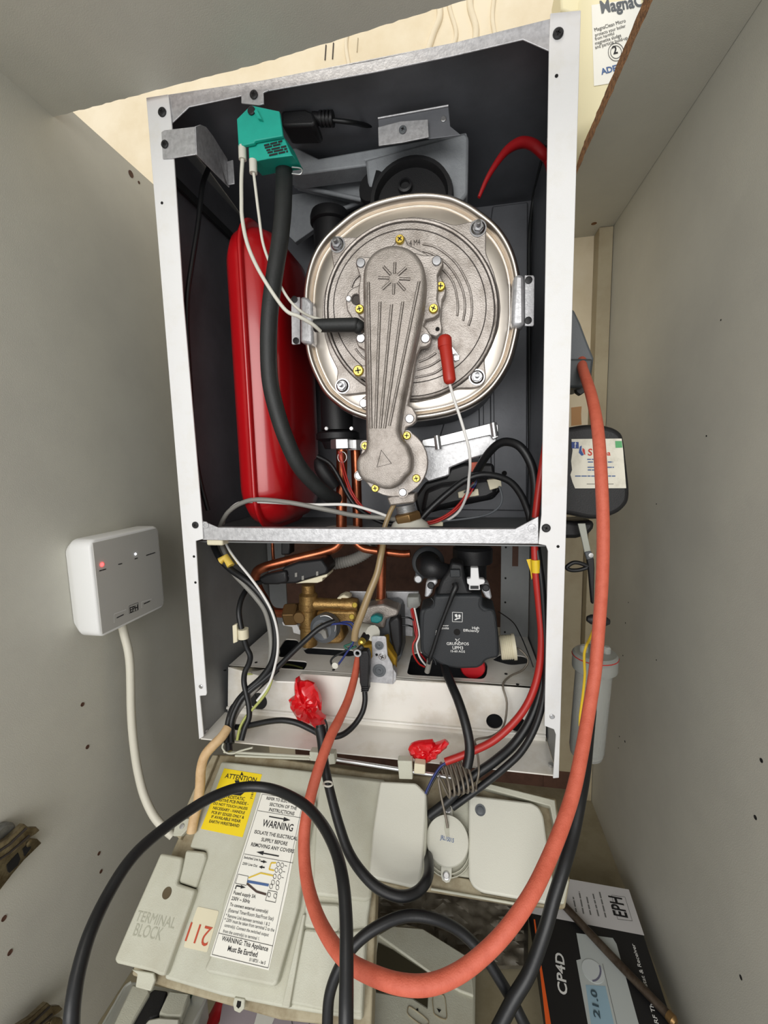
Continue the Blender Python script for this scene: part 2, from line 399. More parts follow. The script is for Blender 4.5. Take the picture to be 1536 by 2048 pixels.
# bottom tray: ledge, face and top with openings
ZTY, YTF = .0735, .0594
def holed(name, outer, holes, d, M, parent, **k):
    bm = bmesh.new(); d = V(d); edges = []; loops = []
    for lp in [outer] + holes:
        vs = [bm.verts.new(p) for p in lp]; loops.append(vs)
        for i in range(len(vs)): edges.append(bm.edges.new((vs[i], vs[(i + 1) % len(vs)])))
    r = bmesh.ops.triangle_fill(bm, edges=edges, use_beauty=True)
    fs = [g for g in r['geom'] if isinstance(g, bmesh.types.BMFace)]
    mp = {}
    for vs in loops:
        for v in vs: mp[v] = bm.verts.new(v.co + d)
    for f in fs: bm.faces.new([mp[v] for v in f.verts][::-1])
    for vs in loops:
        for i in range(len(vs)): a, b = vs[i], vs[(i + 1) % len(vs)]; bm.faces.new((a, b, mp[b], mp[a]))
    return link(name, bm, M, parent, **k)
def rnd(pts, r, n=5):
    """round the corners of a closed 3D polygon by radius r"""
    out = []; N = len(pts)
    for i in range(N):
        p = V(pts[i]); a = V(pts[i - 1]) - p; b = V(pts[(i + 1) % N]) - p
        rr = min(r, a.length * .45, b.length * .45); pa = p + a.normalized() * rr; pb = p + b.normalized() * rr
        for k in range(n + 1):
            t = k / n; out.append(pa * (1 - t) ** 2 + p * 2 * t * (1 - t) + pb * t * t)
    return out
tray = box('drip_tray', (.0016, .0006, .0), (.448, YTF, .0016), TRAYM, bo)
def zpts(c, pts): return [aZ(*c(*p), ZTY) for p in pts]
h1 = rnd(zpts(c3b, [(610, 1105), (670, 960), (720, 948), (858, 960), (850, 1000), (800, 1060), (808, 1110)]), .006)
h2 = rnd(zpts(c3b, [(828, 875), (868, 855), (1190, 875), (1210, 915), (1170, 925), (850, 905)]), .004)
h3 = rnd(zpts(c3b, [(650, 930), (655, 860), (700, 795), (785, 800), (800, 830), (700, 930)]), .005)
h4 = rnd(zpts(c4b, [(395, 1010), (430, 860), (500, 850), (930, 900), (960, 940), (955, 1010), (930, 1042)]), .008)
h5 = rnd(zpts(c4b, [(985, 905), (1060, 860), (1230, 880), (1250, 930), (1120, 945)]), .008)
top = [V((.012, YTF, ZTY)), V((.446, YTF, ZTY)), V((.446, BD, ZTY)), V((.012, BD, ZTY))]
holed('tray_top', top, [h1, h2, h3, h4, h5], (0, 0, -.0018), TRAYM, bo, smooth=30)
fh = []
for x, y, r in ((518, 1402, .0124), (497, 1395, .0095), (989, 1443, .0105), (1035, 1449, .0105)):
    c = aY(x, y, YTF); fh.append([c + V((math.cos(t), 0, math.sin(t))) * r for t in [2 * PI * i / 20 for i in range(20)]])
fh[1] = [p - V((.006, 0, 0)) for p in fh[1]]
holed('tray_face', [V((.006, YTF, .0016)), V((.4465, YTF, .0016)), V((.446, YTF, ZTY)), V((.012, YTF, ZTY))], [fh[0], fh[2], fh[3]], (0, .0018, 0), TRAYM, bo)
tube('tray_edge', [(.012, YTF + .003, ZTY - .003), (.446, YTF + .003, ZTY - .003)], .0034, TRAYM, bo, smooth=False)
tube('tray_fold', [(.006, YTF - .001, .0095), (.446, YTF - .001, .0095)], .0022, TRAYM, bo, smooth=False)
for x, y in ((518, 1402), (497, 1396)):
    lathe('rubber_grommet', aY(x, y, YTF + (.001 if x == 518 else -.0006)), NY, [(.0128, 0), (.0124, .0012), (.0105, .0016), (0, .0012)], RUB, bo)
for x, y in ((512, 1325), (667, 1340), (1035, 1369), (450, 1341), (1012, 1348)):
    p = aZ(x, y, ZTY + .0002); lathe('tray_slot', p, (0, 0, 1), [(.0022, 0), (.0022, .0004)], DARK, bo, seg=8)
box('tray_light_block', (.002, YTF + .002, .0), (.448, BD, .0016), LINER, bo)  # added panel closing the open tray, keeps its openings dark
box('rear_light_block', (.002, BD, .0), (.448, BD + .0012, ZTY), LINER, bo)  # added back closure, shuts light out of the tray interior
# screws in frame
for x, y, par, r in ((325, 225, s1, .0048), (330, 289, s1, .004), (391, 1050, s1, .0042), (1116, 68, s2, .0048), (1092, 1056, s2, .0045)):
    p = aY(x, y, -.0002); q = screw(p, NY, r, BPL, par); crossmark(p + NY * r * .46, NY, r * .45, DARK, q)
for x, y, par in ((388, 1113, s1), (391, 1165, s1), (1113, 152, s2), (1116, 1093, s2), (324, 406, s1)):
    lathe('pilot_hole', aY(x, y, -.0001), NY, [(.0016, 0), (.0016, .0003)], DARK, par, seg=10)
for x, y, par in ((402, 1373, s1), (1104, 1433, s2)):
    p = aY(x, y, -.0002); screw(p, NY, .0028, ZINC, par)
for x, y in ((411, 1463), (1102, 1532)):
    p = aZ(x, y, .002); lathe('tray_screw', p, (0, 0, 1), [(.003, 0), (.003, .003), (0, .0034)], ZINC, tray, seg=10)
for x, y in ((411, 1050), (1064, 1056)):
    p = aY(x, y, .0022); lathe('rail_eyelet', p, NY, [(.0045, 0), (.0042, .0008), (.002, .0009), (.0018, .0001), (0, .0001)], GALV, bo, seg=16)
# cable gland on top of casing
box('casing_lug', (.397, .05, .7645), (.405, .055, .785), GALV, bo, .001)
lathe('gas_pipe_stub', (.405, .03, .765), (0, 0, 1), [(.005, 0), (.005, .02), (0, .021)], ZINC, bo, seg=14)

# upper-left hanging bracket
br = thing('support_bracket', 'bare metal folded bracket screwed to the left stile near the top', 'bracket', aY(360, 290, 0))
front('mount_plate', cT, [(-45, 215), (-30, 205), (125, 187), (132, 330), (5, 350), (-38, 352)], -.0016, .0014, GALV, br, .0005)
a0 = [aY(*cT(125, 187), -.001), aY(*cT(132, 332), -.001), aY(*cT(280, 480), .07), aY(*cT(300, 500), .075), aY(*cT(290, 355), .075), aY(*cT(215, 235), .03), aY(*cT(180, 190), .012), aY(*cT(150, 178), .006)]
link('arm', slab_bm(a0, (.0014, 0, 0)), GALV, br, .0004)
front('hook_tab', cT, [(281, 368), (322, 356), (330, 480), (292, 487)], .074, .0014, GALV, br, .0008)
p = aY(330, 289, -.0018); q = screw(p, NY, .0042, BPL, br); crossmark(p + NY * .002, NY, .002, DARK, q)
box('dark_rail', (.006, .02, .69), (.010, .24, .70), RUB, br)

# top centre tab holding the transformer
tb = thing('rail_tab', 'small screwed metal tab hanging from the top rail above the teal block', 'bracket', aY(505, 195, 0))
front('tab_plate', c1, [(965, 365), (975, 362), (1070, 352), (1073, 362), (1053, 370), (1055, 415), (1035, 420), (965, 412)], .0006, .0016, GALV, tb, .0004)
p = aY(508, 190, .0002); q = screw(p, NY, .0044, BPL, tb); crossmark(p + NY * .002, NY, .002, DARK, q)
# ================================================================== IGNITION TRANSFORMER (teal)
tf = thing('ignition_transformer', 'teal plastic ignition transformer block hanging under the top rail', 'transformer', aY(525, 260, .01))
front('mounting_face', cT, [(341, 148), (400, 90), (420, 78), (560, 108), (578, 235), (435, 260), (430, 272), (350, 288)], -.004, .004, TEAL, tf, .0008)
bx = [aY(*cT(*q_), .001) for q_ in ((400, 268), (578, 232), (622, 328), (630, 335), (500, 352), (405, 372))]
blk = slab('body', bx, (.0, .032, .006), TEAL, tf, .0012)
front('gusset', cT, [(440, 92), (470, 150), (450, 145), (430, 110)], -.008, .004, TEAL, tf)
p = aY(*cT(418, 108), -.0045); screw(p, NY, .0042, BPL, tf)
dashes('printed_marking', [(aY(*cT(482, 285), .0008), aY(*cT(575, 262), .0008)), (aY(*cT(486, 297), .0008), aY(*cT(572, 276), .0008)), (aY(*cT(494, 310), .0008), aY(*cT(596, 288), .0008)), (aY(*cT(500, 322), .0008), aY(*cT(600, 301), .0008)), (aY(*cT(508, 336), .0008), aY(*cT(604, 314), .0008))], NY, INK, tf, .0018)
for x, y in ((370, 295), (425, 365)):
    tube('terminal_boot', [aY(*cT(x, y - 5), .0), aY(*cT(x + 2, y + 62), .0)], .0042, SIL, tf, smooth=False)
# ignition leads
cable('ignition_lead', 'white lead from left terminal of teal block sweeping down to black boot', cT, [(372, 350, .0), (366, 450, 0), (366, 560, -.002), (370, 660, -.004), (400, 800, -.008), (470, 950, -.01), (585, 1120, -.004), (660, 1160, .0), (730, 1200, .01), (770, 1235, .02)], .0021, SIL, 'wire')
cable('ignition_lead', 'white lead from right terminal of teal block sweeping down to steel cover', cT, [(428, 420, 0), (440, 520, .002), (455, 640, .004), (480, 800, .006), (540, 950, .008), (600, 1060, .008), (660, 1125, .01), (720, 1160, .02), (800, 1180, .03), (900, 1195, .045), (970, 1200, .05)], .0016, SIL, 'wire')
# black power connector behind the transformer
pc = thing('power_connector', 'black moulded plug with ribbed strain relief right of the teal block', 'plug', aY(610, 240, .05))
front('body', cT, [(570, 105), (690, 95), (730, 112), (745, 160), (730, 180), (600, 185), (570, 180)], .04, .03, BPL, pc, .003)
tube('strain_relief', [aY(*cT(735, 145), .055), aY(*cT(830, 155), .055)], [.007, .005], BPL, pc, smooth=False)
for i in range(4):
    x = 770 + i * 18; lathe('strain_rib', aY(*cT(x, 148), .055), (1, 0, -.1), [(.0078, 0), (.0078, .0028)], BPL, pc, seg=14)
tube('cord', [aY(*cT(x, y), Y) for x, y, Y in ((830, 155, .055), (920, 165, .06), (1000, 180, .08), (1060, 195, .1), (1060, 330, .16), (1020, 420, .2))], .0025, CAB, pc)

# ================================================================== EXPANSION VESSEL (red)
ve = thing('expansion_vessel', 'glossy red flat expansion vessel standing on edge at the left of the boiler', 'expansion vessel', (.085, .12, .275))
def rr2(y0, y1, z0, z1, r, X, n=10):
    out = []
    for cy, cz, a0_ in ((y1 - r, z1 - r, 0), (y0 + r, z1 - r, 90), (y0 + r, z0 + r, 180), (y1 - r, z0 + r, 270)):
        for k in range(n + 1):
            t = math.radians(a0_ + 90 * k / n); out.append(V((X, cy + r * math.cos(t), cz + r * math.sin(t))))
    return out
def shell(layers):
    bm = bmesh.new(); rings = []
    for (X, ins) in layers:
        rings.append([bm.verts.new(p) for p in rr2(.033 + ins, .215 - ins, .272 + ins, .664 - ins, max(.05 - ins * .35, .01), X)])
    for a, b in zip(rings, rings[1:]):
        n = len(a)
        for i in range(n): bm.faces.new((a[i], a[(i + 1) % n], b[(i + 1) % n], b[i]))
    bm.faces.new(rings[0]); bm.faces.new(rings[-1][::-1]); return bm
link('vessel_shell', shell([(.081, .002), (.074, .003), (.064, .006), (.056, .014), (.051, .026), (.049, .045), (.049, .06)]), RED, ve, smooth=80)
link('vessel_shell', shell([(.0835, .004), (.092, .005), (.104, .010), (.114, .020), (.119, .036), (.120, .055)]), RED, ve, smooth=80)
link('seam_flange', shell([(.0795, .0005), (.0800, -.003), (.0825, -.004), (.0846, -.003), (.0850, .0005)]), RED, ve, smooth=80)

# ================================================================== DRAIN HOSE
ho = thing('rubber_hose', 'thick black rubber hose with wire spring clamp curving down beside the red vessel', 'hose', aY(560, 700, .02))
HP = [(568, 322, .03), (568, 360, .024), (566, 420, .016), (560, 480, .01), (549, 550, .004), (540, 620, 0), (537, 690, 0), (540, 760, .002), (553, 820, .004), (573, 880, .008), (600, 935, .02), (640, 978, .045), (672, 1000, .075)]
tube('hose_body', [aY(*p) for p in HP], .0094, RUB, ho, seg=18)
for k in range(3):
    p = aY(567, 326 + k * 5, .03); lathe('spring_clamp', p, (0, -.1, 1), [(.0104, -.0008), (.0112, 0), (.0104, .0008)], ZINC, ho, seg=24)
tube('clamp_ear', [aY(*cT(x, y), .02) for x, y in ((625, 395), (665, 400), (676, 415), (665, 432), (625, 428))], .0009, ZINC, ho)

# ================================================================== FLUE MANIFOLD
fm = thing('flue_manifold', 'grey cast flue manifold plate with ribs above the round steel cover', 'manifold', aY(800, 330, .12))
front('collector_plate', cT, [(1000, 355), (1510, 215), (1530, 235), (1525, 530), (1430, 640), (1060, 640), (1010, 470)], .096, .05, GREYC, fm, .004)
front('cast_web', cT, [(470, 340), (640, 290), (760, 350), (1520, 215), (1522, 235), (1000, 360), (1010, 385), (640, 435), (540, 400)], .10, .03, GREYC, fm, .002)
front('cast_web', cT, [(620, 430), (1000, 380), (1020, 460), (985, 560), (960, 565), (640, 490)], .145, .012, GREYC, fm, .001)
front('cast_web', cT, [(620, 485), (985, 570), (870, 620), (640, 780), (560, 700)], .175, .01, GREYC, fm, .001)
tube('rib', [aY(*cT(625, 440), .135), aY(*cT(1005, 385), .13)], .003, GREYC, fm, smooth=False)
tube('rib', [aY(*cT(640, 490), .14), aY(*cT(980, 562), .138)], .003, GREYC, fm, smooth=False)
tube('rib', [aY(*cT(870, 615), .16), aY(*cT(985, 570), .155)], .003, GREYC, fm, smooth=False)
cc = aY(*cT(1235, 566), .085)
lathe('flue_collar', cc, (0, -1, .12), [(.051, -.015), (.051, .002), (.049, .007), (.0445, .007), (.0425, .002), (.042, -.003), (0, -.003)], BPL, fm, seg=40, smooth=50)
lathe('collar_nub', aY(*cT(1205, 500), .0885), (0, -1, .12), [(.0085, 0), (.0085, .005), (.006, .006), (.0055, .002), (0, .002)], BPL, fm)
lathe('elbow', aY(*cT(1040, 500), .10), (-.3, -1, .1), [(.02, -.03), (.02, .0), (.018, .004), (0, .004)], BPL, fm, seg=24)
fb = thing('flue_bracket', 'folded steel bracket with screw above the grey flue plate', 'bracket', aY(810, 250, .16))
front('plate', cT, [(1065, 190), (1180, 160), (1320, 150), (1325, 240), (1190, 268), (1068, 285)], .050, .0016, GALV, fb, .0004)
front('backing_plate', cT, [(1065, 145), (1425, 80), (1435, 185), (1490, 230), (1330, 250), (1068, 190)], .056, .0014, LINER, fb, .0004)
tube('folded_edge', [aY(*cT(1065, 145), .055), aY(*cT(1425, 80), .055)], .001, GALV, fb, smooth=False)
p = aY(*cT(1192, 205), .0495); q = screw(p, NY, .0042, GREYBOX, fb); crossmark(p + NY * .0019, NY, .002, DARK, q)
screw(aY(*cT(1400, 150), .0555), NY, .003, ZINC, fb)
tube('vent_ring', [aY(*cT(790 + 90 * math.cos(t), 328 + 24 * math.sin(t)), .2) for t in [PI * k / 8 for k in range(8, 17)]], .0011, GALV, fb)

# black capped air separator column left of exchanger
ac = thing('air_separator', 'black plastic capped column behind the left side of the round steel cover', 'air vent', aY(670, 650, .15))
cx = aY(660, 445, .15)
lathe('column', (cx.x, cx.y, aY(690, 860, .15).z), (0, 0, 1), [(.0235, 0), (.0235, cx.z - aY(690, 860, .15).z)], BPL, ac, seg=28)
lathe('cap', (cx.x, cx.y, cx.z - .004), (0, 0, 1), [(.0245, 0), (.0275, .002), (.0275, .010), (.0255, .016), (.012, .0195), (.004, .021), (.002, .028), (0, .029)], BPL, ac, seg=28)
bz = aY(690, 870, .15).z
lathe('base_flange', (cx.x + .002, cx.y - .005, bz - .006), (0, 0, 1), [(.020, -.014), (.024, -.004), (.032, 0), (.032, .008), (.027, .011)], BPL, ac, seg=28)
for x in (653, 703): screw(aY(x, 857, .11), NY, .003, ZINC, ac)

# ================================================================== HEAT EXCHANGER
hx = thing('heat_exchanger', 'round polished steel heat exchanger with cast aluminium burner door', 'heat exchanger', aY(828, 840, .1))
out = [(800, 12), (950, 28), (1050, 66), (1130, 112), (1250, 205), (1330, 305), (1385, 425), (1415, 560), (1420, 700), (1418, 820), (1400, 950), (1350, 1120), (1250, 1275), (1130, 1375), (1000, 1432), (880, 1462), (750, 1480), (600, 1490), (450, 1478), (330, 1440), (240, 1385), (150, 1300), (80, 1170), (40, 1050), (24, 920), (20, 780), (22, 640), (45, 510), (85, 400), (150, 300), (240, 215), (350, 130), (480, 70), (640, 28)]
O = spline([aY(*cA(*p), .062) for p in out], 5, True)
N = len(O)
def inset(O, d):
    r = []
    for i in range(len(O)):
        t = (O[(i + 1) % len(O)] - O[i - 1]).normalized(); r.append(O[i] + V((0, 1, 0)).cross(t) * d)
    return r
ctr = sum(O, V()) / N
sg = 1 if (inset(O, .01)[0] - ctr).length < (O[0] - ctr).length else -1
def loft(name, O, prof, M, parent, cap0=False, cap1=True, smooth=50):
    bm = bmesh.new(); rings = []
    for d, y in prof:
        rings.append([bm.verts.new((p.x, y, p.z)) for p in inset(O, d * sg)])
    for a, b in zip(rings, rings[1:]):
        for i in range(len(a)): bm.faces.new((a[i], a[(i + 1) % len(a)], b[(i + 1) % len(a)], b[i]))
    if cap1: bm.faces.new(rings[-1])
    if cap0: bm.faces.new(rings[0][::-1])
    return link(name, bm, M, parent, smooth=smooth)
loft('body', O, [(.010, .225), (.004, .200), (.004, .074)], LINER, hx, True, False)
loft('rolled_rim', O, [(.003, .076), (.0005, .072), (0, .066), (.0012, .0605), (.004, .0572), (.0065, .0574), (.0084, .0600), (.0094, .0660), (.0104, .0675), (.0112, .0655), (.0125, .0645), (.0136, .0648)], STEEL, hx, False, False, 70)
loft('front_face', O, [(.0134, .0648), (.016, .0638), (.034, .0632), (.045, .0632)], STEEL, hx, False, True, 30)
lobes = [(215, 500), (200, 400), (200, 345), (220, 312), (260, 303), (385, 298), (470, 240), (580, 195), (720, 168), (860, 182), (990, 224), (1060, 208), (1120, 194), (1165, 200), (1192, 235), (1190, 400), (1240, 520), (1275, 650), (1285, 760), (1272, 880), (1230, 990), (1180, 1080), (1192, 1210), (1165, 1255), (1110, 1268), (1000, 1270), (880, 1325), (740, 1355), (600, 1345), (450, 1292), (400, 1300), (270, 1314), (240, 1290), (230, 1250), (240, 1150), (190, 1050), (155, 930), (142, 800), (145, 700), (170, 600)]
dr = slab('burner_door', rnd(fY(cA, lobes, .052), .004, 3), (0, .0108, 0), CAST2, hx, .0012, smooth=30)
def ring(name, c, cx, cy, rx, ry, Y, r, M, par, a0=0, a1=360, n=40, flat=None):
    pts = [aY(*c(cx + rx * math.cos(math.radians(a)), cy + ry * math.sin(math.radians(a))), Y) for a in [a0 + (a1 - a0) * k / n for k in range(n + (0 if a1 - a0 == 360 else 1))]]
    return tube(name, pts, r, M, par, seg=6, n=1, closed=(a1 - a0 == 360))
ring('door_shade_line', cA, 714, 762, 558, 580, .0519, .0007, GROOVE, dr, n=72)  # dark rings painted as the shaded sides of the raised rings
ring('door_step', cA, 712, 762, 545, 570, .0516, .0020, CAST2, dr, n=72)
ring('door_shade_line', cA, 712, 762, 532, 558, .0519, .0007, GROOVE, dr, n=72)
ring('door_shade_line', cA, 703, 742, 488, 492, .0519, .0006, GROOVE, dr, n=72)
for pts in ([(785, 345), (860, 362), (930, 405), (1000, 470), (1055, 560), (1090, 650), (1100, 740), (1095, 810), (1078, 865)], [(785, 388), (850, 410), (920, 455), (980, 520), (1025, 600), (1050, 680), (1055, 760), (1043, 835)], [(915, 510), (960, 560), (990, 620), (1005, 690), (1010, 750), (1005, 805)],
            [(328, 622), (345, 580), (378, 545)], [(355, 1015), (390, 1060), (422, 1085)], [(870, 1042), (820, 1075), (760, 1100)], [(895, 1085), (830, 1125), (750, 1150)], [(915, 1135), (850, 1175), (740, 1200)]):
    tube('door_rib', [aY(*cA(*p), .0515) for p in pts], .0013, CAST2, dr, seg=8)
    tube('door_shade_line', [aY(*cA(p[0] + 5, p[1] + 4), .0517) for p in pts], .0006, GROOVE, dr, seg=5)  # shaded side of each rib, put in as a dark line
lettering('cast_mark', [('4 M4', aY(*cA(700, 360), .0518), aY(*cA(770, 350), .0518), 1.4)], NY, GROOVE, dr)
# studs with flange nuts
for x, y in ((240, 350), (1140, 245), (1132, 1198), (272, 1255)):
    p = aY(*cA(x, y), .0518)
    w = lathe('washer', p, NY, [(.0092, 0), (.0092, .0008), (0, .0008)], NUTM, dr, seg=24)
    lathe('flange', p + NY * .0008, NY, [(.0078, 0), (.006, .0018)], NUTM, dr, seg=20)
    link('hex_nut', ngon(p + NY * .0018, NY, .0058, 6, .0042), NUTM, dr, .0004)
    lathe('stud', p + NY * .005, (0, -1, .12), [(.0027, 0), (.0027, .0072), (0, .0076)], NUTM, dr, seg=12)
# side clamps
for nm, pts, pl, sc in (('l', [(0, 680), (30, 682), (50, 690), (78, 720), (84, 980), (70, 985), (0, 975)], [(-58, 690), (-52, 686), (0, 684), (0, 985), (-45, 990), (-54, 985)], [(-35, 700), (-25, 965)]),
                        ('r', [(1368, 545), (1400, 535), (1437, 540), (1440, 865), (1400, 875), (1352, 868)], [(1438, 545), (1495, 545), (1502, 560), (1498, 865), (1490, 872), (1438, 870)], [(1463, 577), (1460, 835)])):
    cl = front('clamp', cA, pts, .050, .024, GALV, hx, .004)
    pp_ = front('clamp_plate', cA, pl, .060, .0018, GALV, cl, .0006)
    for x, y in sc:
        p = aY(*cA(x, y), .0598); lathe('clamp_screw', p, NY, [(.0040, 0), (.0040, .0010), (.0022, .0016), (0, .0012)], BPL, cl, seg=16)

# ================================================================== BURNER ARM (gas/air manifold)
ba = thing('gas_air_manifold', 'cast aluminium gas-air arm with sun emblem and fins across the round door', 'burner arm', aY(780, 960, .03))
P1 = [(470, 420), (560, 375), (605, 340), (612, 305), (640, 282), (672, 300), (690, 345), (800, 400), (880, 450), (905, 560), (935, 620), (932, 660), (912, 700), (902, 830), (912, 880), (905, 920), (870, 942), (840, 930), (700, 960), (430, 960), (350, 850), (300, 770), (292, 700), (305, 655), (335, 625), (372, 610), (395, 560)]
front('backing_flange', cA, P1, .041, .0112, CAST2, ba, .0015)
up = [(355, 470), (362, 435), (390, 423), (470, 430), (640, 372), (790, 415), (885, 415), (915, 440), (917, 475), (880, 545), (885, 610), (878, 700), (897, 755), (890, 795), (858, 818), (805, 830), (790, 868), (812, 885), (842, 935), (838, 980), (810, 1002), (770, 1008), (745, 1060), (730, 1150), (712, 1290), (690, 1375), (720, 1390), (748, 1440), (745, 1480), (718, 1505), (680, 1520), (665, 1580), (430, 1580), (430, 1412), (395, 1400), (382, 1365), (400, 1328), (430, 1310), (430, 1202), (352, 1197), (343, 1165), (362, 1128), (425, 1118), (422, 1032), (372, 1002), (355, 955), (368, 922), (415, 905), (418, 835), (375, 805), (358, 765), (380, 735), (372, 640), (385, 560)]
front('arm_flange', cA, up, .032, .0092, CAST2, ba, .0014)
lp = [(600 + 218 * math.cos(t), 462 + 222 * math.sin(t)) for t in [2 * PI * k / 40 for k in range(40)]]
front('venturi_plate', cB, lp, .034, .012, CAST2, ba, .001)
for x, y, r in ((378, 548, 34), (658, 655, 36), (418, 355, 34), (685, 292, 34)):
    c = aY(*cB(x, y), .0335); lathe('venturi_lug', c, NY, [(r * .00018, -.01), (r * .00018, .0004)], CAST2, ba, seg=20)
# arm cover
cov = [(610 + 197 * math.cos(math.radians(a)), 572 + 197 * math.sin(math.radians(a))) for a in range(180, 361, 12)]
cov += [(806, 660), (790, 780), (765, 900), (730, 1060), (700, 1200), (680, 1300), (655, 1440), (640, 1540), (660, 1600), (700, 1640), (725, 1720), (718, 1800), (672, 1850), (650, 1880), (600, 1912), (540, 1912), (500, 1895), (470, 1878), (430, 1868), (395, 1840), (375, 1800), (370, 1740), (388, 1698), (425, 1672), (434, 1630), (432, 1540), (425, 1200), (418, 900), (413, 680)]
def two_level(name, pts, Yb, Yf, ins, M, parent):
    Q = rnd(fY(cA, pts, (Yb + Yf) / 2), .004, 3); bm = bmesh.new(); rings = []
    nn = len(Q)
    # orientation
    ar = sum(Q[i].x * Q[(i + 1) % nn].z - Q[(i + 1) % nn].x * Q[i].z for i in range(nn)); s = 1 if ar > 0 else -1
    for k in range(7):
        t = k / 6 * PI / 2
        d = ins * (1 - math.cos(t)); y = Yf + ins * (1 - math.sin(t)) if k else Yb
        rg = []
        for i in range(nn):
            e = (Q[(i + 1) % nn] - Q[i - 1]).normalized(); nrm = V((-e.z, 0, e.x)) * s
            rg.append(bm.verts.new((Q[i].x + nrm.x * d, y, Q[i].z + nrm.z * d)))
        rings.append(rg)
    for a, b in zip(rings, rings[1:]):
        for i in range(nn): bm.faces.new((a[i], a[(i + 1) % nn], b[(i + 1) % nn], b[i]))
    bm.faces.new(rings[-1]); return link(name, bm, M, parent, smooth=60)
cv = two_level('arm_cover', cov, .0325, .010, .006, CAST, ba)
Yc = .0098
for a, b in (((437, 590), (455, 1525)), ((512, 715), (483, 1525)), ((586, 733), (513, 1525)), ((658, 715), (541, 1525)), ((762, 585), (572, 1508))):
    A_, B2 = aY(*cA(*a), Yc), aY(*cA(*b), Yc)
    tube('fin', [A_, B2], .0013, CAST, cv, seg=8, smooth=False)
    for s in (-1, 1): tube('fin_edge', [A_ + V((s * .0013, .0001, 0)), B2 + V((s * .0013, .0001, 0))], .00042, GROOVE, cv, seg=5, smooth=False)
for k in range(8):
    t = k * PI / 4 + .05; c, s = math.cos(t), math.sin(t)
    A_, B2 = aY(*cA(603 + 32 * c, 566 + 32 * s), Yc), aY(*cA(603 + 103 * c, 566 + 103 * s), Yc)
    tube('sun_ray', [A_, B2], .0012, CAST, cv, seg=8, smooth=False)
    e = (B2 - A_).normalized().cross(V((0, 1, 0))) * .0012
    for s_ in (-1, 1): tube('sun_ray_edge', [A_ + e * s_, B2 + e * s_], .0004, GROOVE, cv, seg=5, smooth=False)
T3 = [aY(*cB(*p), Yc) for p in ((520, 385), (585, 470), (492, 494))]
tube('triangle_mark', T3, .0005, GROOVE, cv, seg=5, smooth=False, closed=True)
for x, y in ((390, 468), (875, 455), (390, 950), (803, 950), (408, 1365), (702, 1463), (1e9, 0)):
    if x > 1e8: continue
    p = aY(*cA(x, y), .0318); lathe('rivet_plug', p, NY, [(.0052, 0), (.0052, .001), (.0045, .0016), (0, .0017)], NUTM, ba, seg=20)
for x, y in ((378, 548), (658, 655)):
    p = aY(*cB(x, y), .0330); lathe('rivet_plug', p, NY, [(.0048, 0), (.0048, .001), (.0042, .0016), (0, .0017)], NUTM, ba, seg=20)
def gold(p, r=.0052):
    q = lathe('brass_screw', p, NY, [(r, 0), (r, .0016), (r * .8, .003), (0, .003)], GOLD, ba, seg=18)
    crossmark(p + NY * .0031, NY, r * .55, GROOVE, q, rot=random.random())
for x, y, Y in ((640, 320, .0405), (383, 765, .0315), (855, 762, .0315), (375, 1158, .0315), (900, 620, .0405)): gold(aY(*cA(x, y), Y), .0052 if y != 1158 else .0064)
for x, y in ((418, 358), (685, 292), (745, 565), (483, 628)): gold(aY(*cB(x, y), .0330), .0048)
p = aY(*cA(360, 700), .0405); lathe('sight_hole', p, NY, [(.0062, 0), (.0062, .0010), (.0045, .0010), (.0042, -.0002), (0, -.0002)], GROOVE, ba, seg=20)
screw(aY(*cA(312, 697), .0405), NY, .0035, ZINC, ba)
lathe('flange_hole', aY(*cA(880, 890), .0405), NY, [(.0024, 0), (.0024, .0004)], DARK, ba, seg=10)
# ignition electrode boot and sensing boot
eb = thing('electrode_boot', 'short thick black rubber boot pointing at the cast arm from the left', 'ignition boot', aY(*cA(240, 870), .03))
tube('boot_body', [aY(*cA(95, 868), .026), aY(*cA(330, 864), .026), aY(*cA(360, 866), .027), aY(*cA(400, 895), .030)], [.0072, .0076, .0078, .0078, .0078, .0078, .0078, .0076, .005], RUB, eb, seg=20)
rb = thing('sensing_boot', 'dark red rubber boot with white lead to the right of the cast arm', 'electrode boot', aY(*cA(930, 1080), .03))
tube('boot_cap', [aY(*cA(925, 935), .032), aY(*cA(928, 1010), .03)], [.0055, .0078, .0080, .0080, .0080], REDB, rb, seg=20)
tube('boot_body', [aY(*cA(930, 1000), .030), aY(*cA(945, 1110), .026), aY(*cA(956, 1200), .024), aY(*cA(962, 1242), .024)], [.0072, .0070, .0068, .0070, .0068, .0035], REDB, rb, seg=20)
front('electrode_tab', cA, [(880, 940), (960, 980), (1022, 1060), (1020, 1088), (995, 1098), (960, 1080), (890, 1010)], .050, .0018, ZINC, rb, .0005)
lathe('tab_nut', aY(*cA(995, 1070), .0498), NY, [(.0042, 0), (.0042, .0018), (.002, .0022), (.0018, .0008), (0, .0008)], ZINC, rb, seg=8)
cable('sensing_lead', 'white lead running down from the dark red rubber boot to the fan wiring', c4, [(545, 1145, .024), (570, 1230, .02), (600, 1320, .02), (630, 1420, .02), (650, 1500, .022), (656, 1580, .03), (650, 1650, .045), (640, 1740, .06), (600, 1830, .08), (540, 1880, .09), (470, 1900, .10)], .0017, WHW, 'wire')
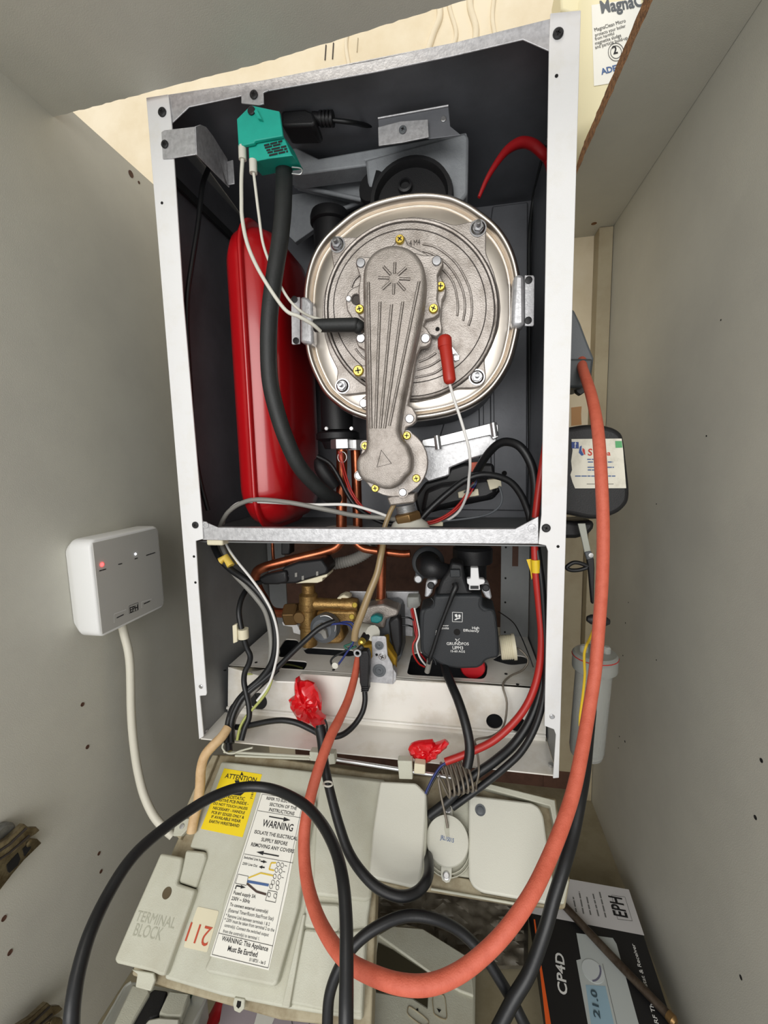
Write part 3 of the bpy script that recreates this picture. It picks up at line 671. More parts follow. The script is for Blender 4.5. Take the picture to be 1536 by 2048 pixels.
# ================================================================== FAN, PIPES, WIRES OF THE UPPER CHAMBER
fn = thing('combustion_fan', 'fan with bare metal housing and black motor below the round steel cover at right', 'fan', aY(930, 1010, .16))
front('housing', cB, [(740, 340), (800, 335), (1240, 232), (1262, 240), (1258, 395), (1100, 440), (960, 500), (958, 545), (930, 556), (822, 588), (790, 560), (700, 560)], .135, .05, GALV, fn, .002)
front('housing_lid', cB, [(780, 318), (870, 300), (1240, 205), (1268, 222), (1272, 300), (1235, 318), (1215, 290), (880, 365), (780, 360)], .128, .006, ZINC, fn, .001)
for x, y in ((875, 300), (1235, 218)):
    tube('lid_post', [aY(*cB(x, y - 8), .124), aY(*cB(x + 12, y + 80), .124)], .0045, ZINC, fn, smooth=False)
front('motor_body', cB, [(960, 500), (1050, 470), (1240, 470), (1250, 560), (1290, 640), (1255, 680), (1240, 700), (900, 770), (760, 810), (730, 690), (800, 590), (930, 556)], .145, .04, BPL, fn, .004)
front('motor_top', cB, [(800, 640), (900, 600), (1200, 560), (1255, 600), (1262, 668), (1200, 700), (1000, 735), (770, 790)], .120, .03, BPL, fn, .006)
front('terminal_strip', cB, [(1010, 655), (1060, 640), (1140, 632), (1146, 675), (1060, 690), (1015, 692)], .114, .008, CREAM, fn, .0008)
front('plug', cB, [(1196, 575), (1285, 565), (1292, 618), (1215, 642)], .116, .014, CREAM, fn, .001)
front('orange_bush', cB, [(1090, 465), (1140, 460), (1140, 520), (1092, 525)], .13, .01, ORA, fn, .001)
lathe('bolt_hole', aY(*cB(1308, 533), BD - .0105), NY, [(.004, 0), (.004, .0005)], DARK, bo, seg=14)
# gas inlet
gi = thing('gas_inlet_fitting', 'threaded gas inlet with brass nut under the cast arm', 'pipe fitting', aY(812, 1040, .05))
front('inlet_block', cB, [(555, 690), (600, 668), (738, 660), (735, 722), (575, 742)], .04, .03, CAST, gi, .002)
p0 = aY(*cB(672, 735), .055); p1 = aY(*cB(682, 785), .055); hh = (p0 - p1).length
lathe('thread', p1, (p0 - p1), [(.0118, 0)] + [(.0125 if k % 2 else .0112, hh * k / 12) for k in range(1, 12)] + [(.0118, hh)], ZINC, gi, seg=28)
p2 = aY(*cB(695, 838), .055)
link('brass_nut', lathe_bm(p2, p1 - p2, [(.0165, 0), (.0175, .002), (.0175, (p1 - p2).length - .002), (.015, (p1 - p2).length)], 6), BRASSD, gi, .0006)
lathe('sealing_collar', aY(*cB(705, 890), .06), (0, 0, 1), [(.026, 0), (.022, .008), (.014, .014)], SIL, gi, seg=24)
# copper flow pipe with plated nut
cpp = thing('copper_pipe', 'upright copper pipe with plated nut below the black capped column', 'pipe', aY(683, 1046, .12))
pb, pt = aY(*cB(265, 865), .12), aY(*cB(268, 380), .12)
lathe('pipe_body', pb, pt - pb, [(.0078, -.004), (.0078, (pt - pb).length)], COP, cpp, seg=20)
link('hex_nut', lathe_bm(aY(*cB(272, 380), .118), (0, 0, 1), [(.0155, 0), (.0165, .001), (.0165, .0135), (.0155, .0145)], 6, None, .5), ZINC, cpp, .0005)
lathe('floor_gasket', V((pb.x, pb.y, .2636)), (0, 0, 1), [(.026, 0), (.026, .002), (.010, .003)], SIL, cpp, seg=28)
tube('retaining_clip', [aY(*cB(270 + 28 * math.cos(t), 430 + 34 * math.sin(t)), .108) for t in [2 * PI * k / 10 for k in range(10)]], .0008, ZINC, cpp, closed=True)
lathe('plated_nut', aY(*cB(360, 385), .13), (0, 0, 1), [(.0125, 0), (.0125, .014)], ZINC, cpp, seg=6)
c2p = aY(*cB(365, 700), .14); lathe('return_pipe', V((c2p.x, c2p.y, .262)), (0, 0, 1), [(.0072, 0), (.0072, .115)], COP, cpp, seg=16)
sn = thing('clip_sensor', 'black clip-on sensor with cable on the upright copper pipe', 'sensor', aY(*cB(160, 520), .1))
tube('sensor_body', [aY(*cB(112, 440), .10), aY(*cB(150, 520), .10), aY(*cB(225, 625), .105)], [.005, .010, .011, .009], BPL, sn)
tube('lead', [aY(*cB(x, y), Y) for x, y, Y in ((110, 425, .09), (190, 470, .09), (250, 560, .09), (300, 660, .088), (360, 745, .085), (450, 810, .08), (540, 850, .078), (640, 862, .078))], .003, CAB, sn)
for k, dx in enumerate((0, 14)):
    cable('red_sensor_wire', ('left' if k == 0 else 'right') + ' of two thin red wires down the upright copper pipe', cB, [(248 + dx, 392, .10), (262 + dx, 470, .1), (285 + dx, 560, .095), (315 + dx, 640, .09), (350 + dx, 700, .088), (400 + dx, 760, .085), (440 + dx, 790, .085)], .0011, REDC, 'wire')
cable('grey_cable', 'grey cable arching over the base of the red vessel behind the middle rail', c3, [(108, 1925, .05), (125, 1885, .045), (160, 1835, .04), (230, 1790, .035), (320, 1772, .03), (500, 1790, .03), (700, 1830, .035), (850, 1860, .045), (1000, 1872, .05), (1080, 1880, .06)], .003, GREYW)
cable('white_cable', 'thin white cable beside the grey one over the base of the red vessel', c3, [(125, 1905, .05), (140, 1865, .045), (175, 1815, .04), (240, 1785, .036), (400, 1788, .034), (600, 1800, .035), (800, 1800, .04), (930, 1830, .045), (1040, 1870, .05)], .0019, WHW)
cable('black_lead', 'thick black cable looping over the fan and down the right side', c4, [(690, 1625, .11), (740, 1540, .095), (800, 1475, .08), (860, 1457, .07), (930, 1485, .06), (985, 1570, .055), (1008, 1670, .05), (1010, 1780, .045), (1000, 1890, .04)], .0052, CAB)
cable('black_lead', 'thinner black cable arching from the brass nut over the fan to the right corner', c4, [(370, 1895, .07), (450, 1812, .075), (540, 1732, .08), (620, 1672, .085), (700, 1640, .085), (780, 1640, .08), (870, 1672, .07), (930, 1740, .06), (970, 1830, .05), (985, 1890, .045)], .0042, CAB)
cable('red_fan_wire', 'thin red wire from the fan connector to the small white plug', c4, [(675, 1680, .105), (640, 1735, .1), (600, 1792, .095), (550, 1840, .09), (480, 1880, .085), (385, 1905, .08)], .0015, REDC, 'wire')
cable('red_fan_wire', 'second red wire just below the first from the fan connector', c4, [(680, 1695, .105), (650, 1750, .1), (605, 1805, .095), (550, 1852, .09), (480, 1892, .085), (390, 1916, .08)], .0013, REDC, 'wire')
cable('grey_fan_wire', 'dark grey wire hanging from the small cream plug right of the fan', c4, [(815, 1700, .11), (830, 1760, .105), (815, 1810, .1), (760, 1850, .095), (680, 1870, .09), (560, 1885, .09), (500, 1890, .09)], .0014, GREYBOX, 'wire')
for k in range(4):
    cable('motor_wire', 'short dark wire fanning into the fan connector strip', c4, [(700, 1650 + k * 4, .105), (690 - k * 6, 1690, .1), (672 - k * 16, 1725 + k * 3, .108)], .0012, [BPL, BLUE, CAB, GREYBOX][k], 'wire', 'dark wires at the fan connector')
wp = box('wire_plug', tuple(aY(*cB(815, 872), .09)), tuple(aY(*cB(915, 838), .09) + V((0, .008, 0))), CREAM, bevel=.0008, tags=('small white plug joining red wires behind the middle rail', 'plug'))
cable('red_tube', 'dark red silicone tube arching from the steel cover to the right stile', crop(940, 50, 5.12), [(92, 1765, .062), (180, 1565, .065), (300, 1375, .07), (400, 1265, .075), (520, 1205, .08), (640, 1225, .085), (740, 1310, .09), (815, 1420, .095), (858, 1700, .07), (875, 2200, .04), (870, 2900, .03), (855, 3700, .03), (800, 4150, .03)], [.0018, .003, .0045, .0058, .006, .0055, .0048, .0042, .004, .004], REDS, 'tube')
cable('black_wire', 'thin black wire hanging down the left inner wall beside the red vessel', ID, [(418, 335, .08), (405, 372, .05), (396, 450, .035), (385, 520, .025), (375, 590, .018), (374, 660, .016), (380, 760, .016), (387, 880, .016), (400, 960, .02), (416, 1020, .03)], .003, CAB, 'wire')
cable('red_riser', 'red cable rising behind the right stile above the middle rail', c4, [(1082, 1380, .03), (1068, 1480, .03), (1050, 1590, .03), (1030, 1720, .03), (1012, 1870, .03)], .004, REDC)

# ================================================================== LOWER COMPARTMENT
cable('copper_flow_pipe', 'bent copper pipe running left from the chamber floor down to the brass valve', c3b, [(1105, 60, .115), (1098, 85, .115), (1060, 130, .112), (980, 160, .11), (840, 195, .105), (700, 230, .1), (560, 268, .095), (495, 300, .095), (480, 350, .1), (500, 430, .11), (545, 510, .12), (580, 575, .12), (630, 603, .118), (720, 607, .115)], .0072, COP, 'pipe', seg=18)
cable('copper_return_pipe', 'copper pipe bending right under the middle rail towards the black pump elbow', c3b, [(1190, 60, .13), (1215, 95, .13), (1270, 135, .13), (1360, 152, .13), (1480, 168, .13), (1560, 176, .13), (1610, 172, .13)], .0058, COP, 'pipe', seg=16)
vp = thing('gas_riser_pipe', 'vertical copper pipe with brass nut standing on the gas valve', 'pipe', aY(764, 1210, .12))
pt, pb = aY(764, 1075, .12), aY(762, 1205, .12)
lathe('pipe_body', pb, pt - pb, [(.0068, 0), (.0068, (pt - pb).length)], COP, vp, seg=18)
link('brass_nut', lathe_bm(pb - V((0, 0, .012)), (0, 0, 1), [(.0120, 0), (.0130, .002), (.0130, .012), (.0110, .014), (.0085, .019)], 6), BRASSD, vp, .0005)
cable('thin_copper_pipe', 'thin vertical copper pipe behind the left bend of copper pipe', c3b, [(602, 60, .14), (604, 130, .14), (610, 215, .14)], .0026, COP, 'pipe')
ch = thing('condensate_hose', 'grey corrugated hose curving behind the black valve motor', 'hose', aY(690, 1120, .13))
P = spline([aY(*c3b(x, y), .14) for x, y in ((985, 252), (1060, 246), (1140, 232), (1220, 205), (1290, 165), (1345, 120))], 9)
tube('hose_body', P, [(.0092 if k % 2 else .0078) for k in range(len(P))], GREYW, ch, seg=16, n=1)
vm = thing('diverter_valve_motor', 'black plastic diverter valve motor head with plugged cable at left', 'valve motor', aY(590, 1160, .09))
front('motor_housing', c3b, [(690, 270), (790, 235), (960, 215), (1010, 285), (1000, 325), (830, 372), (780, 392), (650, 398), (640, 320)], .075, .04, BPL, vm, .003)
front('motor_plug', c3b, [(500, 350), (560, 325), (650, 305), (700, 300), (710, 385), (640, 402), (540, 402), (505, 385)], .068, .022, BPL, vm, .003)
front('cream_bayonet', c3b, [(770, 392), (830, 372), (1005, 322), (1000, 345), (968, 352), (968, 375), (930, 388), (850, 388)], .078, .03, CREAM, vm, .001)
for x, y in ((710, 350), (775, 330), (825, 352), (930, 320)):
    front('housing_slot', c3b, [(x - 8, y - 15), (x + 8, y - 18), (x + 8, y + 12), (x - 8, y + 15)], .0738, .001, GREYW, vm)
front('plug_socket', c3b, [(665, 90), (730, 85), (730, 180), (665, 185)], .12, .02, BPL, vm, .002)
bv = thing('brass_valve', 'cast brass diverter valve body with side branches on the white tray', 'valve', aY(617, 1290, .1))
def vlathe(name, c, x, ys, Y, prof, M, parent, seg=28):
    t, b = aY(*c(x[0], ys[0]), Y), aY(*c(x[1], ys[1]), Y); L = (t - b).length
    return lathe(name, b, t - b, [(r, f * L) for r, f in prof], M, parent, seg=seg)
vlathe('valve_column', c3b, (865, 870), (400, 845), .10, [(.0100, 0), (.0125, .02), (.0125, .28), (.0138, .29), (.0138, .33), (.0128, .34), (.0130, .60), (.0142, .61), (.0142, .69), (.0135, .70), (.0135, .84), (.0095, .88), (.0095, 1)], BRASS, bv)
A_, B2 = aY(*c3b(915, 540), .10), aY(*c3b(1230, 548), .10); L = (B2 - A_).length
lathe('valve_branch', A_, B2 - A_, [(.0095, 0), (.0085, .3 * L), (.0085, .62 * L), (.0100, .63 * L), (.0100, .95 * L), (.0088, L)], BRASS, bv)
front('valve_block', c3b, [(920, 600), (1000, 590), (1210, 592), (1225, 640), (1200, 680), (1100, 700), (1130, 800), (1100, 835), (990, 840), (960, 800), (925, 700)], .09, .03, BRASS, bv, .004)
A_, B2 = aY(*c3b(700, 615), .11), aY(*c3b(800, 612), .11)
link('union_nut', lathe_bm(A_, B2 - A_, [(.015, 0), (.0178, .003), (.0178, (B2 - A_).length - .003), (.015, (B2 - A_).length)], 6), BRASSD, bv, .0006)
lathe('plug', aY(*c3b(800, 640), .088), NY, [(.0092, -.01), (.0092, .0), (.0078, .002), (0, .002)], BRASSD, bv)
for x, y in ((1183, 634), (1205, 548)): screw(aY(*c3b(x, y), .089), NY, .0040, GOLD, bv)
front('cream_seat', c3b, [(1070, 500), (1120, 475), (1160, 490), (1165, 515), (1080, 520)], .1, .02, CREAM, bv, .002)
front('white_foot', c3b, [(670, 675), (780, 690), (820, 760), (815, 770), (755, 755), (745, 712), (680, 700)], .11, .02, PAINT, bv, .002)
kn = thing('filling_tap', 'round dark tap with wire retaining ring and grey lever on the brass valve', 'tap', aY(*c3b(980, 720), .07))
c = aY(*c3b(980, 720), .075); lathe('tap_body', c, (-.1, -1, .1), [(.020, -.012), (.020, .002), (.014, .008), (0, .010)], GREYBOX, kn, seg=28)
tube('retaining_ring', [aY(*c3b(985 + 80 * math.cos(t), 708 + 82 * math.sin(t)), .070) for t in [2 * PI * k / 16 for k in range(-5, 8)]], .0011, ZINC, kn)
front('lever', c3b, [(905, 720), (950, 690), (980, 735), (990, 735), (1003, 795), (980, 800), (955, 760), (905, 745)], .058, .008, GREYW, kn, .001)
cable('tan_hose', 'translucent tan rubber tube hanging in front of the gas valve', ID, [(790, 1005, .05), (778, 1030, .045), (768, 1060, .04), (766, 1090, .036), (761, 1116, .03), (754, 1148, .025), (740, 1183, .02), (724, 1226, .016), (712, 1258, .014), (709, 1280, .014)], [.003, .003, .0034, .0038, .0042, .0044, .0046, .0046, .0044], TAN, 'tube')
# gas valve
gv = thing('gas_valve', 'grey gas valve block with yellow side and folded steel bracket with holes', 'gas valve', aY(760, 1340, .08))
front('valve_body', c4b, [(40, 600), (70, 560), (300, 545), (345, 570), (355, 700), (360, 880), (330, 935), (260, 940), (250, 760), (150, 745), (60, 760)], .100, .05, GREYBOX, gv, .003)
front('valve_casting', c4b, [(70, 545), (230, 520), (340, 560), (335, 600), (250, 625), (240, 690), (150, 690), (60, 640)], .09, .03, CAST, gv, .003)
front('round_boss', c4b, [(265, 640), (330, 600), (352, 640), (360, 800), (345, 880), (320, 900), (280, 760)], .085, .02, BPL, gv, .004)
front('yellow_casting', c4b, [(85, 810), (150, 800), (258, 760), (262, 820), (320, 900), (312, 1040), (260, 1060), (90, 900)], .072, .02, mat('ochre_casting', (186, 146, 40), .5, .2), gv, .002)
pl = front('steel_bracket', c4b, [(150, 748), (160, 742), (240, 742), (252, 750), (262, 875), (295, 935), (302, 975), (300, 1078), (128, 1062), (125, 940), (155, 885)], .055, .002, GALV, gv, .0006)
front('bracket_side', c4b, [(298, 965), (322, 1000), (322, 1050), (300, 1078)], .057, .012, GALV, gv, .0004)
for x, y, r in ((204, 806, .0058), (205, 980, .0088)):
    p = aY(*c4b(x, y), .0548); lathe('test_point', p, NY, [(r, 0), (r, .0012), (r * .65, .0014), (r * .55, .0004), (r * .2, .0004), (r * .18, .002), (0, .002)], GREYBOX, pl, seg=22)
p = aY(*c4b(226, 882), .0548); q = screw(p, NY, .0050, ZINC, pl); crossmark(p + NY * .0023, NY, .0028, GROOVE, q)
lathe('small_hole', aY(*c4b(186, 871), .0548), NY, [(.0018, 0), (.0018, .0003)], DARK, pl, seg=10)
front('teal_plug', c4b, [(140, 610), (180, 595), (225, 612), (222, 640), (190, 655), (145, 648)], .072, .012, mat('teal_connector', (24, 128, 128), .5), gv, .002)
tube('solenoid', [aY(*c4b(75, 700), .09), aY(*c4b(160, 720), .06)], .0105, SIL, gv, smooth=False)
tube('pressure_tap', [aY(*c4b(130, 720), .065), aY(*c4b(92, 768), .050)], [.0060, .0060, .0048], BPL, gv)
lathe('brass_nipple', aY(*c4b(92, 770), .048), (-.4, -1, -.3), [(.0046, 0), (.0046, .006), (.0028, .008), (0, .008)], GOLD, gv, seg=16)
front('steel_back_plate', c4b, [(250, 430), (480, 432), (485, 480), (440, 500), (440, 745), (385, 740), (380, 520), (260, 480)], .15, .006, GALV, gv, .001)
front('terminal_block', c4b, [(395, 470), (480, 470), (490, 530), (450, 560), (400, 545)], .12, .02, CLRT, gv, .002)
front('steel_plate', c3b, [(1165, 448), (1300, 450), (1310, 540), (1270, 600), (1235, 590), (1230, 500), (1180, 490)], .13, .003, GALV, gv, .001)
# pump
pu = thing('circulation_pump', 'black square circulating pump head with white lettering in the lower compartment', 'pump', aY(920, 1330, .11))
pf = [(590, 462), (700, 455), (890, 455), (925, 470), (928, 530), (945, 545), (1010, 560), (1022, 600), (1035, 720), (1045, 860), (1035, 895), (985, 902), (945, 915), (930, 945), (890, 968), (760, 972), (680, 962), (630, 940), (590, 915), (510, 880), (492, 850), (486, 720), (484, 600), (490, 560), (555, 540), (575, 520)]
pf3 = rnd(fY(c4b, pf, .062), .003, 3)
slab('pump_head', pf3, (0, .045, 0), BPL2, pu, .0035, seg=3)
tube('face_line', [aY(*c4b(x, y), .0616) for x, y in ((565, 475), (585, 500), (580, 540), (520, 570), (508, 700), (515, 850), (585, 900), (600, 940))], .0008, BPL2, pu)
tube('face_line', [aY(*c4b(x, y), .0616) for x, y in ((905, 480), (900, 530), (930, 565), (995, 575), (1020, 700), (1025, 860))], .0008, BPL2, pu)
lathe('shaft_hole', aY(*c4b(747, 713), .0618), NY, [(.0042, 0), (.0042, .0004)], DARK, pu, seg=16)
q4 = lambda x, y: aY(*c4b(x, y), .0618)
lettering('pump_lettering', [('GRUNDFOS', q4(675, 802), q4(830, 804), 1.0), ('UPM3', q4(716, 832), q4(790, 834), 1.1), ('15-60 AO2', q4(703, 852), q4(803, 856), 1.0), ('High', q4(853, 692), q4(902, 692), 1), ('Efficiency', q4(792, 708), q4(902, 712), .9), ('Power', q4(640, 672), q4(690, 672), 1), ('limits', q4(640, 692), q4(690, 692), 1), ('98747352', q4(603, 790), q4(618, 702), 1.0)], NY, INKW, pu, bold=.00015)
strokes('pump_logo', [(q4(715, 573), q4(785, 576)), (q4(785, 576), q4(784, 641)), (q4(784, 641), q4(715, 639)), (q4(715, 639), q4(715, 573)), (q4(735, 765), q4(765, 778)), (q4(765, 757), q4(735, 785)), (q4(735, 758), q4(768, 785))], .0006, NY, INKW, pu)
polys('pump_swirl', [[q4(730, 590), q4(745, 585), q4(752, 600), q4(748, 612), q4(735, 605)], [q4(755, 592), q4(768, 588), q4(774, 600), q4(768, 612), q4(758, 608)], [q4(728, 625), q4(745, 614), q4(768, 612), q4(772, 618), q4(752, 622), q4(735, 630)]], NY, INKW, pu)
for pts in ([(530, 372), (545, 352), (605, 345), (612, 372), (580, 400), (572, 440), (548, 470), (520, 470)], [(930, 372), (962, 372), (975, 400), (990, 470), (980, 490), (945, 470), (918, 420)]):
    front('motor_flange', c4b, pts, .075, .02, GALV, pu, .002)
screw(aY(*c4b(565, 386), .0745), NY, .0048, BPL, pu); screw(aY(*c4b(948, 402), .0745), NY, .0048, BPL, pu)
front('cable_socket', c4b, [(640, 350), (690, 280), (705, 225), (790, 240), (800, 330), (830, 420), (880, 455), (600, 462)], .07, .03, BPL, pu, .004)
front('socket_latch', c4b, [(698, 278), (768, 278), (772, 330), (700, 332)], .064, .006, BPL2, pu, .001)
front('white_clip', c4b, [(842, 264), (896, 264), (902, 343), (936, 345), (944, 360), (935, 378), (905, 384), (910, 420), (830, 420), (832, 384), (818, 374), (816, 342), (842, 340)], .062, .010, PAINT, pu, .001)
front('clip_window', c4b, [(840, 390), (898, 390), (898, 412), (840, 412)], .0612, .0008, BPL, pu)
cc = aY(*c4b(855, 165), .15)
lathe('vent_knob', cc - V((0, 0, .014)), (0, 0, 1), [(.024, 0)] + [(.0285, .002), (.0285, .022), (.024, .026), (0, .026)], BPL, pu, seg=14)
lathe('vent_neck', cc - V((0, 0, .05)), (0, 0, 1), [(.020, 0), (.020, .04)], BPL, pu, seg=24)
tube('elbow', [aY(*c4b(x, y), Y) for x, y, Y in ((545, 235, .12), (560, 260, .085), (620, 282, .085), (700, 290, .1), (780, 300, .13))], [.018, .0155, .012, .0095, .0095], BPL, pu, seg=20)
c = aY(*c4b(545, 225), .125); lathe('elbow_flange', c, (.2, -1, .2), [(.023, -.004), (.023, .003), (.020, .005), (0, .005)], BPL2, pu, seg=28)
front('flange_ear', c4b, [(465, 200), (520, 240), (520, 330), (500, 365), (462, 355), (455, 320)], .12, .006, GREYBOX, pu, .002)
screw(aY(*c4b(477, 341), .119), NY, .0062, ZINC, pu)
lathe('red_selector', aY(*c4b(857, 958), .085), NY, [(.0165, -.012), (.0165, 0), (.015, .002), (0, .002)], mat('red_knob', (180, 14, 26), .4), pu, seg=28)
A_, B2 = aY(*c4b(1048, 820), .10), aY(*c4b(1140, 815), .10)
lathe('drain_cap', A_, B2 - A_, [(.0155, 0), (.0165, .002)] + [(.0165 - (.0008 if k % 2 else 0), .002 + k * .0012) for k in range(1, 12)] + [(.0165, .019), (.0175, .020), (.0175, (B2 - A_).length - .001), (.016, (B2 - A_).length)], CREAM, pu, seg=26)
front('back_board', c4b, [(440, 560), (485, 560), (490, 740), (450, 740)], .12, .01, DARK, pu)
cable('pump_lead', 'thin black cable hanging down across the left of the pump face', c4b, [(735, 375, .055), (738, 400, .052), (718, 445, .05), (690, 520, .05), (655, 610, .05), (625, 690, .05), (600, 770, .05), (578, 840, .05), (560, 890, .05), (552, 930, .052)], [.0042, .004, .003, .0026, .0026, .0026, .0026, .0026], CAB)
cable('grey_probe', 'short grey tube end below the left corner of the pump', c4b, [(556, 905, .052), (548, 950, .055), (538, 990, .058)], .0036, GREYW, 'probe')
cable('pump_feed_cable', 'thick black cable leaving the bottom of the pump towards the flap', ID, [(888, 1325, .075), (893, 1345, .055), (904, 1372, .035), (916, 1400, .02), (929, 1440, .005), (938, 1480, -.006), (939, 1508, -.012), (934, 1535, -.018)], .0056, CAB)
for nm, MM, pts in (('red', REDC, [(435, 545, .1), (455, 640, .09), (468, 735, .085), (440, 800, .08), (445, 870, .08), (480, 930, .085), (520, 955, .09)]), ('white', WHW, [(450, 545, .1), (470, 640, .092), (485, 735, .086), (465, 800, .082), (480, 870, .082), (505, 915, .085), (540, 955, .09)]), ('dark red', REDS, [(425, 550, .1), (445, 650, .095), (462, 750, .09), (470, 830, .088), (520, 900, .09), (545, 930, .1)])):
    cable('valve_wire', 'thin %s wire hanging between the gas valve and the pump' % nm, c4b, pts, .0013, MM, 'wire')
for k in range(2):
    cable('black_valve_wire', ('upper' if k == 0 else 'lower') + ' thin black wire crossing behind the gas valve to the pump', c4b, [(360, 610 + 55 * k, .1), (410, 612 + 55 * k, .1), (445, 630 + 50 * k, .095), (480, 660 + 40 * k, .1)], .0012, CAB, 'wire')

# ------------------------------------------------------------------ left cable bundle
cable('black_mains_cable', 'thick black cable with yellow band dropping from the middle rail at left', c3b, [(165, 70, .06), (180, 130, .05), (225, 215, .04), (300, 290, .035), (380, 345, .03), (450, 400, .028), (530, 490, .028), (590, 590, .028), (622, 720, .028), (625, 860, .026), (595, 980, .024), (520, 1085, .02), (420, 1175, .014), (345, 1260, .008), (305, 1350, .002), (290, 1440, -.004), (285, 1540, -.012), (285, 1620, -.02)], .0044, CAB)
cable('dark_grey_cable', 'dark grey cable running inside the bend of the thick black cables at left', c3b, [(215, 75, .07), (250, 160, .055), (310, 300, .042), (400, 400, .038), (480, 490, .036), (550, 590, .036), (585, 720, .036), (595, 860, .032), (575, 1000, .028), (520, 1110, .022), (420, 1230, .014), (340, 1340, .006), (310, 1430, 0), (315, 1540, -.01)], .0036, GREYW)
cable('white_bundle_wire', 'thin white wire on the outer side of the left cable bundle', c3b, [(255, 80, .06), (290, 150, .045), (350, 235, .032), (440, 345, .024), (530, 470, .022), (600, 600, .022), (638, 740, .022), (642, 880, .02), (620, 1000, .02), (590, 1100, .018), (545, 1180, .014), (490, 1250, .01)], .0017, WHW, 'wire')
cable('yellow_bundle_wire', 'thin yellow-green wire dropping behind the left cable bundle to the flap', c3b, [(262, 85, .07), (290, 160, .06), (345, 245, .05)], .0012, YC, 'wire')
cable('motor_lead', 'black cable curving from the valve motor plug through the cream clip', c3b, [(520, 382, .07), (470, 395, .062), (420, 430, .05), (378, 500, .035), (358, 590, .024), (368, 680, .02), (388, 770, .018), (415, 860, .018), (440, 920, .018), (432, 975, .018), (402, 1040, .016), (395, 1110, .014), (410, 1190, .01), (430, 1280, .006), (432, 1370, 0), (400, 1450, -.006), (375, 1540, -.014)], .0036, CAB)
cable('sensor_cable', 'black cable from the blue wires beside the tan tube down to the bundle', c3b, [(1060, 668, .05), (1000, 690, .045), (930, 730, .04), (840, 810, .034), (740, 905, .03), (640, 1005, .026), (540, 1095, .02), (450, 1165, .014), (380, 1230, .008), (330, 1320, 0), (305, 1400, -.006), (300, 1480, -.01), (305, 1560, -.018)], .0036, CAB)
cable('black_bundle_cable', 'black cable lying lowest on the left side of the bundle at the flap', c3b, [(640, 1020, .036), (500, 1150, .026), (400, 1230, .016), (320, 1290, .008), (288, 1370, 0), (272, 1460, -.008), (268, 1560, -.018)], .0038, CAB)
cable('earth_wire', 'green and yellow earth wire from the tray opening to the cable bundle', c3b, [(600, 1090, .02), (570, 1170, .015), (520, 1240, .01), (450, 1320, .004), (400, 1380, 0), (365, 1450, -.006), (345, 1540, -.014)], .0018, YG, 'wire')
cable('earth_wire', 'short green and yellow wire crossing the left opening of the white tray', c3b, [(400, 1055, .056), (460, 1050, .06), (540, 1020, .08), (620, 990, .1), (720, 985, .12), (825, 1010, .12)], .0014, YG, 'wire')
for k, (MM, nm, pts) in enumerate(((BLUE, 'dark blue', [(980, 715, .048), (1040, 690, .046), (1110, 685, .044), (1170, 700, .04), (1195, 760, .036), (1190, 830, .034), (1150, 890, .034), (1110, 950, .034), (1080, 990, .034)]), (BLUE, 'navy', [(1060, 690, .05), (1130, 672, .046), (1185, 680, .042), (1205, 730, .04), (1200, 800, .036)]), (CAB, 'black', [(1190, 850, .034), (1120, 890, .034), (1050, 930, .034), (1030, 965, .034), (1050, 1000, .034), (1075, 995, .034)]), (mat('green_sheath', (30, 90, 74), .5), 'green', [(1200, 800, .036), (1180, 830, .034), (1130, 850, .034), (1160, 870, .034), (1215, 850, .034)]))):
    cable('loose_wire', 'thin %s loose wire at the lower end of the tan tube' % nm, c3b, pts, .0013, MM, 'wire')
cc_ = aY(*c3b(1065, 985), .033); lathe('end_bead', cc_, NY, [(.0042, -.003), (.0042, .003), (0, .004)], SIL, seg=12, tags=('tiny white end bead on the loose blue wires', 'bead'))
yb = tube('cable_marker', [aY(*c3b(222, 228), .034), aY(*c3b(262, 200), .036), aY(*c3b(300, 262), .033)], [.0052, .0052], mat('yellow_tape', (222, 190, 84), .5), smooth=False, n=1, tags=('yellow tape band on the black cable below the left end of the rail', 'tape'))
kc = thing('cable_clip', 'cream plastic cable clip stuck on the left inner wall', 'clip', aY(*c3b(355, 770), .01))
tube('clip_ring', [aY(*c3b(388, 722), .018), aY(*c3b(392, 790), .018)], .0068, CREAM, kc, smooth=False, seg=20)
front('clip_foot', c3b, [(308, 700), (340, 690), (345, 820), (314, 832)], .015, .008, CREAM, kc, .001)
front('clip_bridge', c3b, [(335, 735), (390, 735), (390, 780), (335, 785)], .018, .004, CREAM, kc, .001)
box('gland', (.028, .005, .2605), (.050, .03, .2688), CREAM, bo, .002)
# black appliance lead with plug to tray
al = thing('appliance_lead', 'black plug and cable hanging beside the steel bracket looping back left', 'plug lead', aY(725, 1380, .03))
front('plug_body', c3b, [(1248, 885), (1300, 888), (1312, 930), (1305, 1150), (1298, 1180), (1258, 1182), (1240, 1120), (1236, 930)], .034, .012, BPL, al, .0015)
for k in range(3): front('strain_ring', c3b, [(1250, 1150 + k * 14), (1304, 1148 + k * 14), (1304, 1156 + k * 14), (1250, 1158 + k * 14)], .0325, .014, BPL, al, .0006)
lathe('brass_eye', aY(*c3b(1227, 897), .030), NY, [(.0050, 0), (.0050, .002), (.0028, .002), (.0024, 0), (0, 0)], ZINC, al, seg=18)
tube('arm', [aY(*c3b(1225, 890), .034), aY(*c3b(1262, 850), .036)], .0034, BPL, al, smooth=False)
tube('cord', [aY(*c3b(x, y), Y) for x, y, Y in ((1278, 1180, .04), (1280, 1250, .036), (1262, 1330, .03), (1215, 1410, .022), (1150, 1475, .012), (1080, 1508, .004), (980, 1505, 0), (880, 1455, -.002), (780, 1410, -.002), (680, 1392, -.002), (580, 1400, -.002), (480, 1420, -.002), (380, 1440, 0), (320, 1440, .002))], .0036, CAB, al, seg=14)

